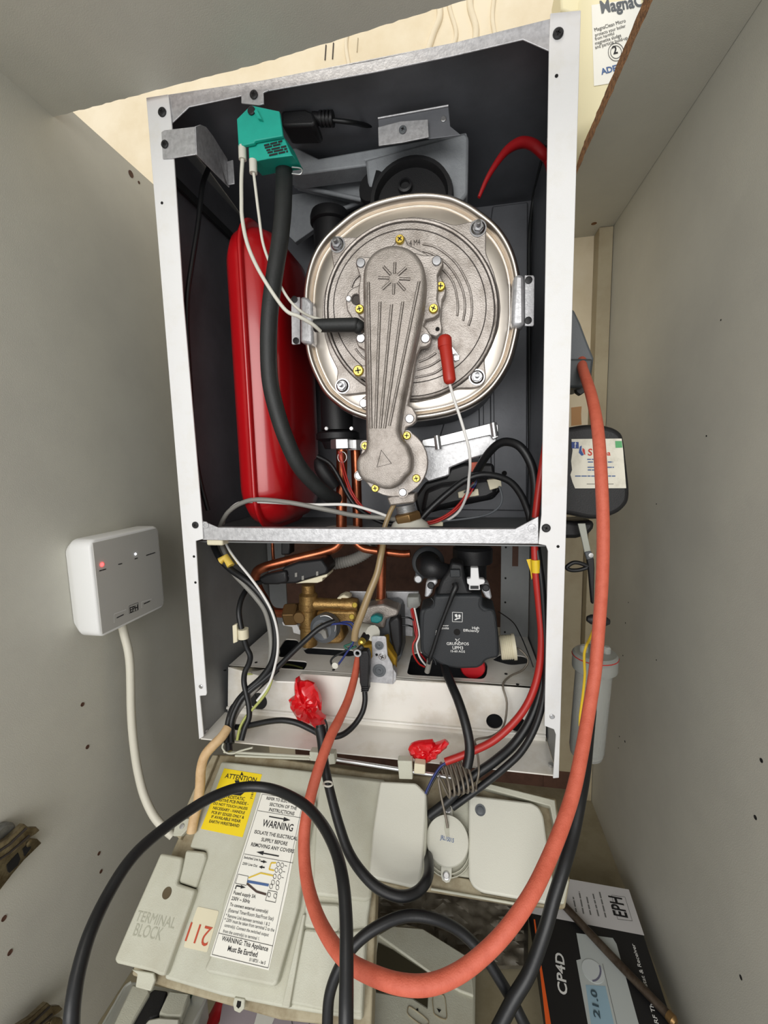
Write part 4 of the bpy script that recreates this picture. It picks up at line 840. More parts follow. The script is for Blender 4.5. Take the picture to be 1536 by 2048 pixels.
# ------------------------------------------------------------------ red tape lumps
def crumple(name, c, pts, Y, amp, parent=None, tags=None, seed=1):
    rnd_ = random.Random(seed); O_ = [aY(*c(*p), Y) for p in pts]; Q = []
    for i in range(len(O_)):
        a, b = O_[i], O_[(i + 1) % len(O_)]; Q += [a, a.lerp(b, .5) + V((rnd_.uniform(-1, 1) * .0005, 0, rnd_.uniform(-1, 1) * .0005))]
    ct = sum(Q, V()) / len(Q); bm = bmesh.new(); rings = []
    for s, h in ((1, .35), (1, 0), (.85, .5), (.68, .75), (.5, .9), (.32, 1), (.14, 1)):
        rings.append([bm.verts.new(ct + (q - ct) * s + V((0, (-h * amp if s < 1 else (amp * .5 if h else 0)) + (rnd_.uniform(-1, 1) * amp * .35 if s < 1 else rnd_.uniform(-.2, .2) * amp), 0))) for q in Q])
    for a, b in zip(rings, rings[1:]):
        for i in range(len(a)): bm.faces.new((a[i], a[(i + 1) % len(a)], b[(i + 1) % len(a)], b[i]))
    bm.faces.new(rings[0][::-1]); bm.faces.new(rings[-1]); bmesh.ops.triangulate(bm, faces=bm.faces)
    return link(name, bm, TAPE, parent, smooth=28, tags=tags)
crumple('taped_joint', c3b, [(770, 1088), (788, 1083), (800, 1110), (850, 1108), (905, 1128), (935, 1190), (956, 1262), (930, 1272), (940, 1325), (985, 1375), (985, 1430), (942, 1466), (885, 1420), (830, 1418), (770, 1370), (732, 1300), (722, 1242), (765, 1215), (760, 1150)], .03, .009, tags=('crumpled lump of red tape hanging over the white tray face', 'tape'), seed=3)
crumple('taped_joint', c7, [(255, 108), (268, 85), (300, 76), (362, 66), (370, 86), (415, 66), (434, 84), (424, 104), (388, 122), (384, 146), (350, 160), (322, 170), (296, 160), (266, 132)], -.004, .006, tags=('small red tape lump lying on the bottom lip of the casing', 'tape'), seed=8)
# ================================================================== RECEIVER ON THE LEFT WALL
re_ = thing('wireless_receiver', 'white wall-mounted wireless receiver box with a red light on the left cabinet side', 'receiver', (XL, 0, .152))
ry0, ry1, rz0, rz1, rx = -.058, .056, .160, .278, XL + .040
bm = bmesh.new(); rings = []
for X, ins, rad in ((XL + .0003, .006, .012), (XL + .010, .001, .012), (XL + .014, 0, .010), (rx - .003, 0, .010), (rx - .0008, .001, .009), (rx, .0026, .008)):
    ring_ = []
    for cy, cz, a0_ in ((ry1 - ins - rad, rz1 - ins - rad, 0), (ry0 + ins + rad, rz1 - ins - rad, 90), (ry0 + ins + rad, rz0 + ins + rad, 180), (ry1 - ins - rad, rz0 + ins + rad, 270)):
        for k in range(7):
            t = math.radians(a0_ + 15 * k); ring_.append(bm.verts.new((X, cy + rad * math.cos(t), cz + rad * math.sin(t))))
    rings.append(ring_)
for a, b in zip(rings, rings[1:]):
    for i in range(len(a)): bm.faces.new((a[i], a[(i + 1) % len(a)], b[(i + 1) % len(a)], b[i]))
bm.faces.new(rings[-1]); bm.faces.new(rings[0][::-1])
link('housing', bm, RECW, re_, smooth=50)
box('face_plate', (rx - .0005, ry0 + .004, rz0 + .004), (rx + .0006, ry1 - .004, rz1 - .004), RECG, re_, .0004)
NX = V((1, 0, 0)); fx = lambda x, y: aX(x, y, rx + .0007)
led = lathe('red_indicator', fx(204, 1129) , NX, [(.0022, 0), (.0022, .0006), (0, .0009)], emit('red_led', (255, 40, 40), 14), re_, seg=14)
lathe('white_indicator', fx(271, 1108), NX, [(.0012, 0), (.0012, .0005), (0, .0007)], emit('white_led', (235, 240, 255), 10), re_, seg=12)
lettering('receiver_lettering', [('EPH', fx(260, 1226), fx(276, 1219), 1.2)], NX, INK, re_, bold=.0002)
dashes('small_print', [(fx(198, 1142), fx(212, 1138)), (fx(236, 1129), fx(244, 1127)), (fx(269, 1118), fx(275, 1116)), (fx(292, 1111), fx(310, 1105)), (fx(233, 1236), fx(247, 1229)), (fx(287, 1208), fx(300, 1202))], NX, INK, re_, .0012, .1)
for q0 in (((228, 1246), (228, 1228), (252, 1219)), ((283, 1216), (283, 1204), (303, 1198))):
    strokes('button_edge', [(fx(*q0[0]), fx(*q0[1])), (fx(*q0[1]), fx(*q0[2]))], .0006, NX, PAINT, re_)
strokes('logo_frame', [(fx(258, 1212), fx(258, 1227)), (fx(258, 1227), fx(276, 1220)), (fx(276, 1220), fx(276, 1205)), (fx(276, 1205), fx(258, 1212))], .0004, NX, INK, re_)
cable('receiver_cable', 'white cable dropping from the white receiver down the left cabinet side', crop(0, 1000, 2.925), [(712, 722, -.0), (725, 780, -.004), (748, 870, -.008), (760, 960, -.01), (764, 1080, -.012), (766, 1200, -.014), (772, 1320, -.016), (785, 1450, -.018), (805, 1580, -.02), (840, 1720, -.024), (895, 1840, -.03), (960, 1920, -.034), (1010, 1965, -.034)], .0050, WCAB)

# ================================================================== CONTROL PANEL (hinged down in front of the casing)
er, rr_ = math.radians(38), math.radians(2)
PU = V((math.cos(rr_), 0, math.sin(rr_))); PV = V((0, -math.cos(er), -math.sin(er)))
PN = PU.cross(PV).normalized()
if PN.z < 0: PN = -PN
PQ = V((.225, -.01, -.02))
def pp(c, x, y, h=0): return on(c(x, y), PN, PQ + PN * h)
def pslab(name, c, pts, h, th, M, parent, bevel=.001, r=0, **k):
    P = [pp(c, x, y, h) for x, y in pts]
    if r: P = rnd(P, r, 4)
    return slab(name, P, -PN * th, M, parent, bevel, **k)
cp = thing('control_box', 'aged grey plastic control box hinged down with warning stickers and terminal cover', 'control box', PQ - V((0, .06, .08)))
# bases
pslab('base_tray', ID, [(432, 1508), (560, 1516), (745, 1545), (950, 1556), (1112, 1596), (1118, 1640), (1140, 1760), (1130, 1818), (1020, 1808), (860, 1782), (752, 1772), (750, 1830), (742, 2060), (560, 2040), (330, 1975), (262, 1950), (330, 1745), (345, 1700)], -.020, .020, BOXD, cp, .002)
pslab('base_lip', ID, [(962, 1563), (1110, 1600), (1122, 1700), (1138, 1765), (1128, 1808), (1115, 1806), (1118, 1700), (1100, 1612), (965, 1575)], -.006, .014, BOXP, cp, .001)
pslab('dial_floor', cD, [(50, 640), (440, 470), (460, 1200), (100, 1150), (60, 900)], -.013, .006, BOXP, cp, .001)
mc = pslab('main_cover', c6, [(685, 190), (720, 192), (1000, 222), (1540, 285), (1500, 560), (1462, 925), (1450, 1000), (1420, 1545), (1000, 1478), (690, 1415), (385, 1325), (470, 1080), (548, 858), (606, 665), (595, 655), (518, 640), (590, 430)], -.011, .010, BOXP, cp, .003, r=.003, seg=3)
pslab('label_plinth', c6, [(895, 345), (1000, 358), (1178, 395), (1170, 430), (1120, 700), (1085, 960), (975, 1350), (955, 1368), (770, 1330), (610, 1296), (596, 1272), (640, 1180), (700, 900), (790, 650)], -.0006, .012, BOXP, cp, .0026, r=.004, seg=3)
pslab('cover_ridge', c6, [(1110, 985), (1125, 990), (1040, 1480), (1000, 1475)], -.003, .010, BOXP, cp, .001)
pslab('flat_cover', c6, [(1195, 262), (1300, 262), (1545, 292), (1500, 600), (1465, 905), (1440, 922), (1160, 888), (1175, 560)], -.006, .007, BOXP, cp, .0026, r=.004)
pslab('flat_cover', c6, [(1120, 1062), (1290, 1082), (1440, 1060), (1420, 1510), (1250, 1500), (1035, 1455)], -.008, .006, BOXP, cp, .002, r=.003)
pslab('cover_tab', c6, [(1122, 925), (1305, 935), (1310, 1040), (1290, 1082), (1112, 1052)], -.0065, .006, BOXP, cp, .002, r=.004)
pslab('edge_flange', c6, [(640, 155), (668, 158), (600, 320), (470, 600), (440, 570), (540, 340)], -.014, .006, BOXD, cp, .001)
tc = pslab('terminal_cover', c6, [(368, 668), (482, 690), (470, 760), (452, 826), (548, 858), (535, 900), (388, 1312), (360, 1308), (325, 1290), (135, 1245), (126, 1222), (230, 980)], -.002, .014, BOXP, cp, .0026, r=.003, seg=3)
pslab('cable_cover', c6, [(500, 652), (600, 662), (606, 690), (552, 852), (462, 822), (478, 760)], -.0060, .010, BOXP, cp, .0022, r=.003)
p = pp(c6, 402, 878, -.0019); lathe('screw_hole', p, PN, [(.0052, 0), (.0052, .0003), (.004, .0001), (0, 0)], mat('hole_shade', (90, 78, 56), .8), tc, seg=18)
P6 = lambda x, y, h: pp(c6, x, y, h)
def embossed(name, lines, h, M, parent):
    lettering(name, lines, PN, M, parent, lift=.0002)
embossed('moulded_lettering', [('TERMINAL', P6(234, 1022, -.0019), P6(436, 1064, -.0019), 1.15), ('BLOCK', P6(222, 1100, -.0019), P6(366, 1126, -.0019), 1.3)], 0, mat('moulded_shade', (170, 170, 152), .6), tc)
pslab('mounting_foot', cH, [(300, 215), (465, 240), (475, 290), (440, 375), (330, 345), (345, 250)], -.012, .004, BOXP, cp, .001)
pslab('hanging_eye', c6, [(755, 1420), (808, 1430), (805, 1480), (780, 1505), (752, 1492), (745, 1455)], -.010, .003, BOXP, cp, .0008)
pslab('eye_hole', c6, [(770, 1440), (790, 1444), (787, 1470), (775, 1482), (764, 1470)], -.0098, .0003, DARK, cp, 0)
pslab('end_screw_plate', ID, [(352, 1638), (385, 1636), (378, 1655), (362, 1672), (345, 1672)], -.012, .006, BOXP, cp, .001)
lathe('end_screw', pp(ID, 364, 1653, -.0118), PN, [(.0028, 0), (.0028, .001), (0, .0015)], ZINC, cp, seg=12)
# raised relay cover
rc = pslab('relay_cover', c7, [(132, 246), (290, 254), (335, 300), (330, 420), (318, 620), (300, 704), (270, 712), (82, 668), (100, 460)], .012, .016, BOXW, cp, .002, r=.003)
pslab('relay_side', c7, [(300, 262), (336, 305), (338, 420), (330, 620), (300, 720), (288, 705), (300, 640), (282, 640)], .009, .022, BOXP, cp, .0015)
pslab('relay_tray', c7, [(85, 676), (290, 716), (330, 640), (345, 560), (345, 700), (310, 735), (88, 690)], .0, .012, BOXD, cp, .001)
# right cover
rcv = pslab('smooth_cover', cD, [(440, 462), (460, 452), (1010, 520), (1075, 560), (1115, 640), (1150, 900), (1195, 1180), (1218, 1410), (1195, 1442), (900, 1390), (560, 1330), (480, 1280), (440, 1200)], -.003, .012, BOXW, cp, .002, r=.003)
p = pp(cD, 545, 588, -.0029); lathe('cover_screw', p, PN, [(.0058, 0), (.0058, .0004), (.0042, .0002), (.0040, .0004), (.002, .0008), (0, .0008)], GREYBOX, rcv, seg=20)
lip = pslab('front_skirt', cD, [(100, 1150), (440, 1210), (560, 1335), (1195, 1445), (1190, 1470), (900, 1440), (500, 1375), (100, 1300)], -.016, .006, BOXD, cp, .001)
tube('skirt_edge', [pp(cD, 100, 1300, -.014), pp(cD, 920, 1445, -.014)], .0012, BOXP, cp, smooth=False)
# pressure gauge / thermostat disc
dc = pp(cD, 245, 855, .0)
gd = thing('thermostat_disc', 'round white thermostat disc with two tabs and coiled capillary on the control box', 'thermostat', dc)
k1 = (pp(cD, 245, 680, 0) - dc).length
for s, hh_ in ((1.18, -.0115), (1.05, -.0105)):
    tube('moulded_ring', [dc + PN * hh_ + (PU * math.cos(t) + PV * math.sin(t)) * (.0225 * s) + PV * .004 for t in [2 * PI * k / 32 for k in range(32)]], .0008, BOXP, gd, closed=True, n=1, seg=6)
lathe('disc', dc - PN * .008, PN, [(.0222, 0), (.0230, .001), (.0230, .0065), (.0222, .0078), (.019, .0082), (0, .0082)], BOXW, gd, seg=48)
bar = pslab('mounting_bar', cD, [(210, 570), (230, 540), (265, 535), (290, 560), (298, 640), (285, 1200), (265, 1240), (235, 1245), (200, 1220), (188, 1180), (205, 640)], -.0085, .0016, BOXW, gd, .0005)
for x, y in ((252, 582), (238, 1180)):
    p = pp(cD, x, y, -.0083); lathe('bar_screw', p, PN, [(.0038, 0), (.0038, .0008), (.0028, .0012), (.0024, .0004), (0, .0004)], ZINC, bar, seg=16)
pslab('raised_tab', cD, [(218, 760), (222, 690), (262, 690), (268, 830), (235, 830)], .0006, .0006, BOXP, gd, .0002)
lettering('disc_marking', [('JRL15015', pp(cD, 182, 850, .0004), pp(cD, 304, 884, .0004), 1.4)], PN, INKB, gd, bold=.0001)
tail = [pp(cD, 250, 750, .003), pp(cD, 235, 660, .006), pp(cD, 205, 530, .010), pp(cD, 180, 400, .016), pp(cD, 170, 290, .022)]
coil = []
for k in range(0, 6 * 12 + 1):
    t = 2 * PI * k / 12; f = k / (6 * 12)
    xx = 215 + 250 * f + 30 * math.sin(t) + 42 * math.cos(t); yy = (345 - 45 * f) + (150 - 10 * f) * math.cos(t) + 20 * math.sin(t)
    coil.append(pp(cD, xx, yy - 30, .022 + .010 * math.sin(t)))
exit_ = [pp(cD, 510, 350, .02), aY(*cD(532, 240), -.02), aY(*cD(522, 100), -.006), aY(*cD(500, 0), .0), aY(*c5(1130, 935), .002), aY(*c5(1125, 905), .006), aY(*c5(1190, 890), .015), aY(*c5(1235, 850), .03), aY(*c5(1248, 760), .045), aY(*c5(1232, 690), .056), aY(*c5(1260, 655), .075), aY(*c5(1310, 630), .085), aY(*c5(1332, 590), .09), aY(*c5(1300, 550), .095), aY(*c5(1268, 540), .1)]
CAPI = mat('capillary_copper_grey', (128, 120, 108), .45, .4)
tube('capillary', tail + coil, .0014, CAPI, gd, seg=7, n=3)
tube('capillary_tail', [coil[-1]] + exit_, .0013, CAPI, gd, seg=7, n=4)
# hinge rod and hinge clips
hr = thing('hinge_rod', 'steel hinge rod along the bottom front lip of the casing', 'rod', aY(700, 1528, -.012))
tube('rod', [aY(*c6(1150, 168), -.014), aY(*c6(1290, 180), -.014), aY(905, 1556, -.014)], .0022, ZINC, hr, smooth=False)
tube('moulded_rod', [aY(*c6(700, 140), -.014), aY(*c6(1150, 165), -.014)], .0016, BOXP, hr, smooth=False)
tube('moulded_wire', [aY(*c6(760, 160), -.016), aY(*c6(1150, 178), -.016)], .0014, BOXP, hr, smooth=False)
for nm, pts in (('hinge_clip', [(1145, 142), (1205, 146), (1205, 195), (1148, 188)]), ('hinge_clip', [(1232, 150), (1275, 152), (1282, 205), (1240, 210)])):
    front(nm, c6, pts, -.020, .010, BOXP, hr, .001)
front('hinge_clip', c7, [(208, 158), (272, 160), (275, 240), (215, 238)], -.020, .010, BOXP, hr, .001)
front('hinge_clip', c7, [(282, 170), (330, 176), (330, 218), (280, 214)], -.020, .010, CREAM, hr, .001)
# stickers
ys = pslab('yellow_sticker', cL, [(280, 150), (590, 200), (430, 715), (88, 645)], -.0106, .0003, YEL, cp, 0)
L_ = lambda x, y: pp(cL, x, y, -.0105)
lettering('sticker_text', [('ATTENTION', L_(283, 228), L_(538, 266), .95), ('ELECTROSTATIC', L_(225, 386), L_(445, 414), .95), ('SENSITIVE PCB INSIDE -', L_(195, 414), L_(476, 454), .95), ('DO NOT TOUCH UNLESS', L_(190, 446), L_(468, 492), .92), ('NECESSARY - HANDLE', L_(186, 484), L_(446, 526), .92), ('PCB BY EDGES ONLY &', L_(175, 520), L_(440, 564), .92), ('IF AVAILABLE WEAR', L_(172, 556), L_(412, 596), .92), ('EARTH WRISTBAND', L_(155, 594), L_(400, 634), .92), ('7181254', L_(510, 402), L_(532, 300), 1)], PN, INK, ys, bold=.00015)
polys('sticker_symbol', [[L_(425, 178), L_(412, 208), L_(438, 208)], [L_(366, 250), L_(400, 248), L_(420, 300), L_(450, 345), L_(415, 375), L_(350, 368), L_(390, 320)]], PN, INK, ys)
ns = pslab('number_sticker', c6, [(562, 948), (674, 972), (612, 1188), (488, 1160)], -.0106, .0003, CREAM, cp, 0, r=.002)
lettering('number', [('211', pp(c6, 642, 1058, -.0105), pp(c6, 528, 1030, -.0105), 1.0)], PN, INKR, ns)
ws = pslab('warning_sticker', cL, [(583, 345), (935, 402), (790, 1180), (645, 1805), (165, 1688)], .0, .0004, PAPER, cp, 0)
W_ = lambda x, y: pp(cL, x, y, .0001)
lettering('warning_text', [('REFER TO ELECTRICAL', W_(625, 405), W_(885, 447), 1.0), ('SECTION OF THE', W_(650, 456), W_(872, 492), 1.0), ('INSTRUCTIONS', W_(645, 500), W_(852, 536), 1.0), ('WARNING', W_(588, 624), W_(838, 668), 1.2),
    ('ISOLATE THE ELECTRICAL', W_(525, 682), W_(877, 742), 1.0), ('SUPPLY BEFORE', W_(582, 746), W_(795, 784), 1.0), ('REMOVING ANY COVERS', W_(498, 786), W_(850, 846), 1.0),
    ('Switched Live In', W_(440, 888), W_(576, 912), 1), ('230V Live Out', W_(428, 938), W_(550, 960), 1), ('Fused supply 3A', W_(355, 1180), W_(535, 1216), 1.0), ('230V ~ 50Hz', W_(338, 1228), W_(488, 1256), 1.0),
    ('To connect external control(s)', W_(324, 1276), W_(636, 1338), 1.0), ('WARNING: This Appliance', W_(257, 1560), W_(636, 1650), 1.1), ('Must Be Earthed', W_(306, 1645), W_(548, 1698), 1.1), ('5118731 - Iss 5', W_(484, 1728), W_(615, 1758), 1.1)], PN, INK, ws, bold=.00006)
lettering('small_print', [('(External Timer/Room Stat/Frost Stat)', W_(310, 1325), W_(682, 1398), 1.15), ('* Remove Link between terminals 1 & 2', W_(290, 1366), W_(650, 1442), 1.15), ('* 230V must be taken from terminal 2 to the', W_(278, 1402), W_(688, 1490), 1.15), ('control(s). Connect the switched output', W_(280, 1446), W_(642, 1528), 1.1), ('from the control(s) to terminal 1.', W_(268, 1494), W_(568, 1560), 1.1)], PN, INKG, ws, bold=.00005)
strokes('sticker_rules', [(W_(592, 362), W_(180, 1675)), (W_(180, 1675), W_(640, 1786)), (W_(640, 1786), W_(930, 402)), (W_(592, 362), W_(930, 412)), (W_(555, 497), W_(908, 556)), (W_(445, 852), W_(844, 926)), (W_(234, 1500), W_(680, 1606)),
        (W_(395, 1018), W_(478, 1035)), (W_(478, 1035), W_(462, 1110)), (W_(462, 1110), W_(372, 1092)), (W_(372, 1092), W_(395, 1018))], .00035, PN, INK, ws)
strokes('arrows', [(W_(648, 545), W_(775, 568)), (W_(728, 870), W_(600, 846)), (W_(372, 1140), W_(380, 1112)), (W_(380, 1112), W_(420, 1120)), (W_(580, 912), W_(605, 916)), (W_(612, 964), W_(590, 960))], .0011, PN, INK, ws)
polys('arrow_heads', [[W_(770, 550), W_(822, 576), W_(764, 586)], [W_(606, 828), W_(544, 836), W_(598, 862)], [W_(418, 1106), W_(456, 1128), W_(414, 1136)], [W_(600, 902), W_(632, 920), W_(598, 928)], [W_(594, 946), W_(564, 958), W_(590, 974)]], PN, INK, ws)
strokes('earth_core', [(W_(480, 1048), W_(580, 1008)), (W_(580, 1008), W_(682, 1030)), (W_(705, 925), W_(665, 925)), (W_(665, 925), W_(648, 978)), (W_(648, 978), W_(690, 988))], .0013, PN, INKY, ws)
strokes('neutral_core', [(W_(470, 1076), W_(645, 1108))], .0021, PN, INKB, ws)
strokes('live_core', [(W_(468, 1094), W_(545, 1160)), (W_(545, 1160), W_(625, 1184))], .0018, PN, mat('brown_ink', (70, 52, 44), .6), ws)
sg_ = []
for x, y in ((722, 938), (755, 945), (708, 985), (742, 992), (694, 1036), (732, 1040), (680, 1085), (718, 1090), (664, 1118), (716, 1128), (648, 1185), (698, 1196)):
    q_ = [W_(x + 13 * math.cos(t), y + 20 * math.sin(t)) for t in [PI * k / 4 for k in range(8)]]
    sg_ += list(zip(q_, q_[1:] + q_[:1]))
sg_ += [(W_(642, 1150), W_(715, 1165)), (W_(715, 1165), W_(700, 1250)), (W_(700, 1250), W_(618, 1232)), (W_(618, 1232), W_(642, 1150)), (W_(775, 948), W_(795, 952)), (W_(760, 996), W_(780, 1000)), (W_(750, 1044), W_(768, 1048))]
strokes('terminal_drawing', sg_, .0004, PN, INK, ws)
cable('old_cable', 'old cream sheathed cable passing left of the control box', c6, [(720, 15, -.01), (690, 60, -.02), (640, 110, -.03), (600, 160, -.035), (580, 230, -.04), (575, 320, -.045), (560, 420, -.05), (545, 480, -.054), (530, 560, -.06)], .0058, OLDC)
tie = tube('cable_tie', [aY(*cQ2, -.022) for cQ2 in [c6(x, y) for x, y in ((697, 95), (692, 120), (715, 145), (750, 148), (785, 135), (850, 118))]], .0011, BOXP, tags=('pale cable tie around the black bundle above the yellow sticker', 'cable tie'))

# ================================================================== BIG LOOPING CABLES
z7 = crop(0, 1550, 4.113)
cable('looped_cable', 'long black cable looping from lower left over both stickers down to the bottom edge', ID, [(190, 2400, .29), (155, 2230, .268), (143, 2120, .262), (143, 2048, .265), (147, 2000, .27), (158, 1939, .28), (180, 1866, .295), (214, 1793, .315), (255, 1727, .335), (300, 1680, .355), (371, 1626, .385), (429, 1592, .405), (486, 1574, .42), (544, 1578, .42), (601, 1604, .40), (639, 1641, .375), (669, 1695, .345), (685, 1756, .32), (692, 1833, .30), (693, 1929, .28), (692, 2048, .262), (692, 2130, .262), (688, 2300, .275), (670, 2500, .30)], .0047, CAB, depth=True, seg=16)
cable('looped_cable', 'black cable arching up from the bottom edge and back down towards the product carton', ID, [(670, 2400, .37), (660, 2230, .358), (655, 2120, .355), (655, 2048, .36), (660, 1986, .365), (682, 1929, .37), (716, 1883, .375), (762, 1850, .38), (814, 1832, .385), (869, 1838, .385), (919, 1862, .385), (964, 1906, .38), (996, 1954, .375), (1026, 2004, .37), (1048, 2048, .365), (1080, 2110, .362), (1110, 2200, .365), (1130, 2350, .38)], .0048, CAB, depth=True, seg=16)
cable('thick_cable', 'thick black cable dropping behind the orange cable past the right cover', ID, [(1196, 1230, .50), (1192, 1310, .495), (1184, 1400, .48), (1176, 1480, .46), (1170, 1540, .44), (1160, 1600, .42), (1146, 1669, .405), (1128, 1733, .39), (1108, 1796, .38), (1090, 1860, .372), (1060, 1942, .365), (1028, 1997, .36), (995, 2060, .355), (970, 2110, .352), (930, 2220, .36), (890, 2380, .38)], .0058, CAB, depth=True, seg=16)
cable('orange_cable', 'thick orange cable looping from the grey box down across the front to the tray', ID, [(1163, 722, .515), (1166, 740, .49), (1181, 785, .45), (1192, 835, .425), (1198, 884, .41), (1203, 965, .40), (1206, 1040, .40), (1206, 1110, .40), (1203, 1182, .40), (1197, 1263, .40), (1190, 1344, .395), (1177, 1426, .385), (1163, 1507, .37), (1147, 1582, .355), (1125, 1650, .34), (1097, 1719, .325), (1064, 1787, .31), (1020, 1852, .30), (973, 1903, .295), (919, 1945, .29), (860, 1969, .288), (800, 1968, .29), (740, 1948, .30), (695, 1922, .315), (660, 1880, .335), (632, 1825, .36), (614, 1762, .385), (608, 1700, .405), (611, 1645, .42), (622, 1590, .435), (638, 1535, .45), (660, 1475, .475), (678, 1440, .495), (696, 1400, .52), (709, 1355, .545), (715, 1320, .56), (718, 1308, .565)], [.0057] * 30 + [.0052, .0048, .0042, .0036], ORA, depth=True, seg=18)
cable('taped_cable', 'black cable from the larger red tape lump curving under the pale relay cover', ID, [(640, 1450, .49), (644, 1492, .48), (652, 1545, .465), (662, 1590, .455), (678, 1649, .44), (697, 1703, .425), (724, 1745, .41), (758, 1777, .40), (800, 1793, .395), (834, 1784, .40), (855, 1757, .41), (858, 1725, .435), (852, 1700, .465), (846, 1680, .48)], .0050, CAB, depth=True, seg=16)
tube('sleeve', [aD(640, 1455, .487), aD(645, 1480, .481), aD(648, 1512, .473)], .0064, CAB, smooth=True, tags=('short black heat-shrink sleeve just below the larger red tape lump', 'sleeve'))
cable('thin_tape_wire', 'thin black wire curling beside the tail of the larger red tape lump', c3b, [(985, 1385, .02), (1002, 1430, .018), (998, 1480, .016), (980, 1500, .015)], .0012, CAB, 'wire')
wt = tube('white_tie', [aD(656 + 9 * math.cos(t), 1568 + 5 * math.sin(t), .449 - .003 * math.sin(t)) for t in [2 * PI * k / 12 for k in range(12)]], .0010, SIL, closed=True, n=2, seg=6, tags=('tiny white tie on the black cable left of the relay cover', 'cable tie'))
cable('sheathed_cable', 'thicker black cable sweeping from the right inner wall down behind the capillary coil', ID, [(1072, 1095, .045), (1080, 1160, .04), (1086, 1240, .036), (1087, 1325, .03), (1082, 1376, .024), (1062, 1436, .014), (1030, 1486, .004), (990, 1522, -.008), (940, 1558, -.018), (896, 1602, -.028), (858, 1632, -.034)], .0052, CAB)
cable('sheathed_cable', 'slimmer black cable just outside the thicker one on the right inner wall', ID, [(1074, 1100, .03), (1084, 1170, .026), (1090, 1260, .022), (1092, 1330, .018), (1088, 1392, .012), (1072, 1450, .004), (1045, 1500, -.006), (1010, 1535, -.014), (960, 1575, -.022), (905, 1615, -.030)], .0038, CAB)
cable('red_cable', 'red cable with yellow band curving from the right inner wall to the coiled capillary', c5, [(1355, 100, .03), (1357, 150, .03), (1362, 250, .028), (1375, 380, .026), (1384, 500, .022), (1376, 620, .018), (1345, 730, .012), (1290, 820, .006), (1200, 905, 0), (1100, 955, -.008), (1005, 992, -.014)], .0042, REDC)
tube('cable_marker', [aY(*c5(1361, 195), .028), aY(*c5(1363, 245), .028)], .0052, YC, smooth=False, tags=('yellow tape band on the red cable at right', 'tape'))
front('tape_flag', c5, [(1325, 195), (1350, 192), (1356, 245), (1345, 275), (1340, 240)], .032, .0006, YC, None, tags=('loose yellow tape flag beside the band on the red cable', 'tape'))
cable('blue_lead', 'thin blue wire emerging from the end of the red cable', cD, [(235, 160, -.016), (180, 200, -.018), (120, 290, -.022), (80, 370, -.026), (50, 440, -.03)], .0013, BLUE, 'wire')
cable('blue_lead', 'thin black wire beside the blue one at the end of the red cable', cD, [(240, 172, -.016), (190, 215, -.018), (135, 300, -.022), (92, 380, -.026), (60, 448, -.03)], .0012, CAB, 'wire')
cable('thin_black_strand', 'thin black strand down the bare upright behind the right of the pump', c5, [(1215, 400, .19), (1270, 440, .15), (1300, 490, .12), (1330, 560, .1), (1352, 620, .09)], .0008, CAB, 'wire')

# ================================================================== RIGHT SIDE THINGS
jb = thing('junction_box', 'dark grey junction box with orange cable behind the right stile', 'junction box', aY(1165, 785, .12))
front('box_body', c8, [(60, 330), (125, 308), (150, 360), (176, 430), (200, 490), (192, 555), (170, 600), (60, 600)], .10, .06, GREYBOX, jb, .003)
front('front_face', c8, [(70, 492), (198, 492), (192, 560), (160, 600), (70, 600)], .085, .02, mat('shaded_grey_abs', (66, 70, 72), .5), jb, .003)  # shade of the lower facet painted as a darker grey
front('box_lug', c8, [(130, 590), (165, 590), (165, 618), (150, 628), (135, 618)], .10, .01, BPL, jb, .001)
bp_ = thing('black_filter_body', 'black rounded plastic canister with worn flame-logo sticker beside the right stile', 'filter', aY(1190, 1035, .1))
pdv = [(100, 160), (215, 138), (330, 118), (470, 120), (580, 148), (640, 195), (655, 260), (690, 560), (700, 680), (690, 760), (620, 838), (500, 888), (380, 900), (200, 862), (100, 850)]
slab('canister', rnd(fY(cP, pdv, .055), .006, 4), (0, .07, 0), BPL, bp_, .008, seg=4, ang=50)
sk = front('sticker', cP, [(217, 238), (400, 236), (628, 234), (640, 330), (665, 640), (450, 641), (247, 642), (225, 590), (208, 530), (222, 490), (214, 420), (226, 330)], .0545, .0006, PAPERD, bp_)
Kp = lambda x, y: aY(*cP(x, y), .0543)
polys('social_badge', [[Kp(217, 262), Kp(275, 262), Kp(277, 316), Kp(217, 314)]], NY, mat('badge_blue', (58, 78, 140), .6), sk)
polys('green_badge', [[Kp(574, 254), Kp(628, 254), Kp(634, 308), Kp(578, 310)]], NY, mat('badge_green', (92, 168, 110), .6), sk)
lettering('badge_letter', [('f', Kp(238, 310), Kp(258, 310), 1.2)], NY, INKW, sk, lift=.0005)
polys('flame_blue', [[Kp(285, 300), Kp(300, 290), Kp(298, 330), Kp(318, 368), Kp(300, 375), Kp(276, 350)]], NY, mat('flame_blue', (50, 84, 150), .6), sk)
polys('flame_red', [[Kp(308, 310), Kp(325, 325), Kp(330, 368), Kp(318, 362), Kp(306, 335)]], NY, mat('flame_red', (200, 70, 60), .6), sk)
lettering('brand_lettering', [('S', Kp(350, 372), Kp(386, 372), 1.0), ('na', Kp(478, 372), Kp(536, 372), .9)], NY, mat('sticker_red', (206, 62, 40), .6), sk, bold=.0003)
dashes('contact_lettering', [(Kp(345, 404), Kp(490, 404)), (Kp(350, 426), Kp(556, 426)), (Kp(348, 469), Kp(564, 469)), (Kp(350, 491), Kp(500, 491)), (Kp(246, 541), Kp(576, 541))], NY, INKB, sk, .0012, .3)
strokes('sticker_rule', [(Kp(342, 606), Kp(562, 606))], .0005, NY, INK, sk)
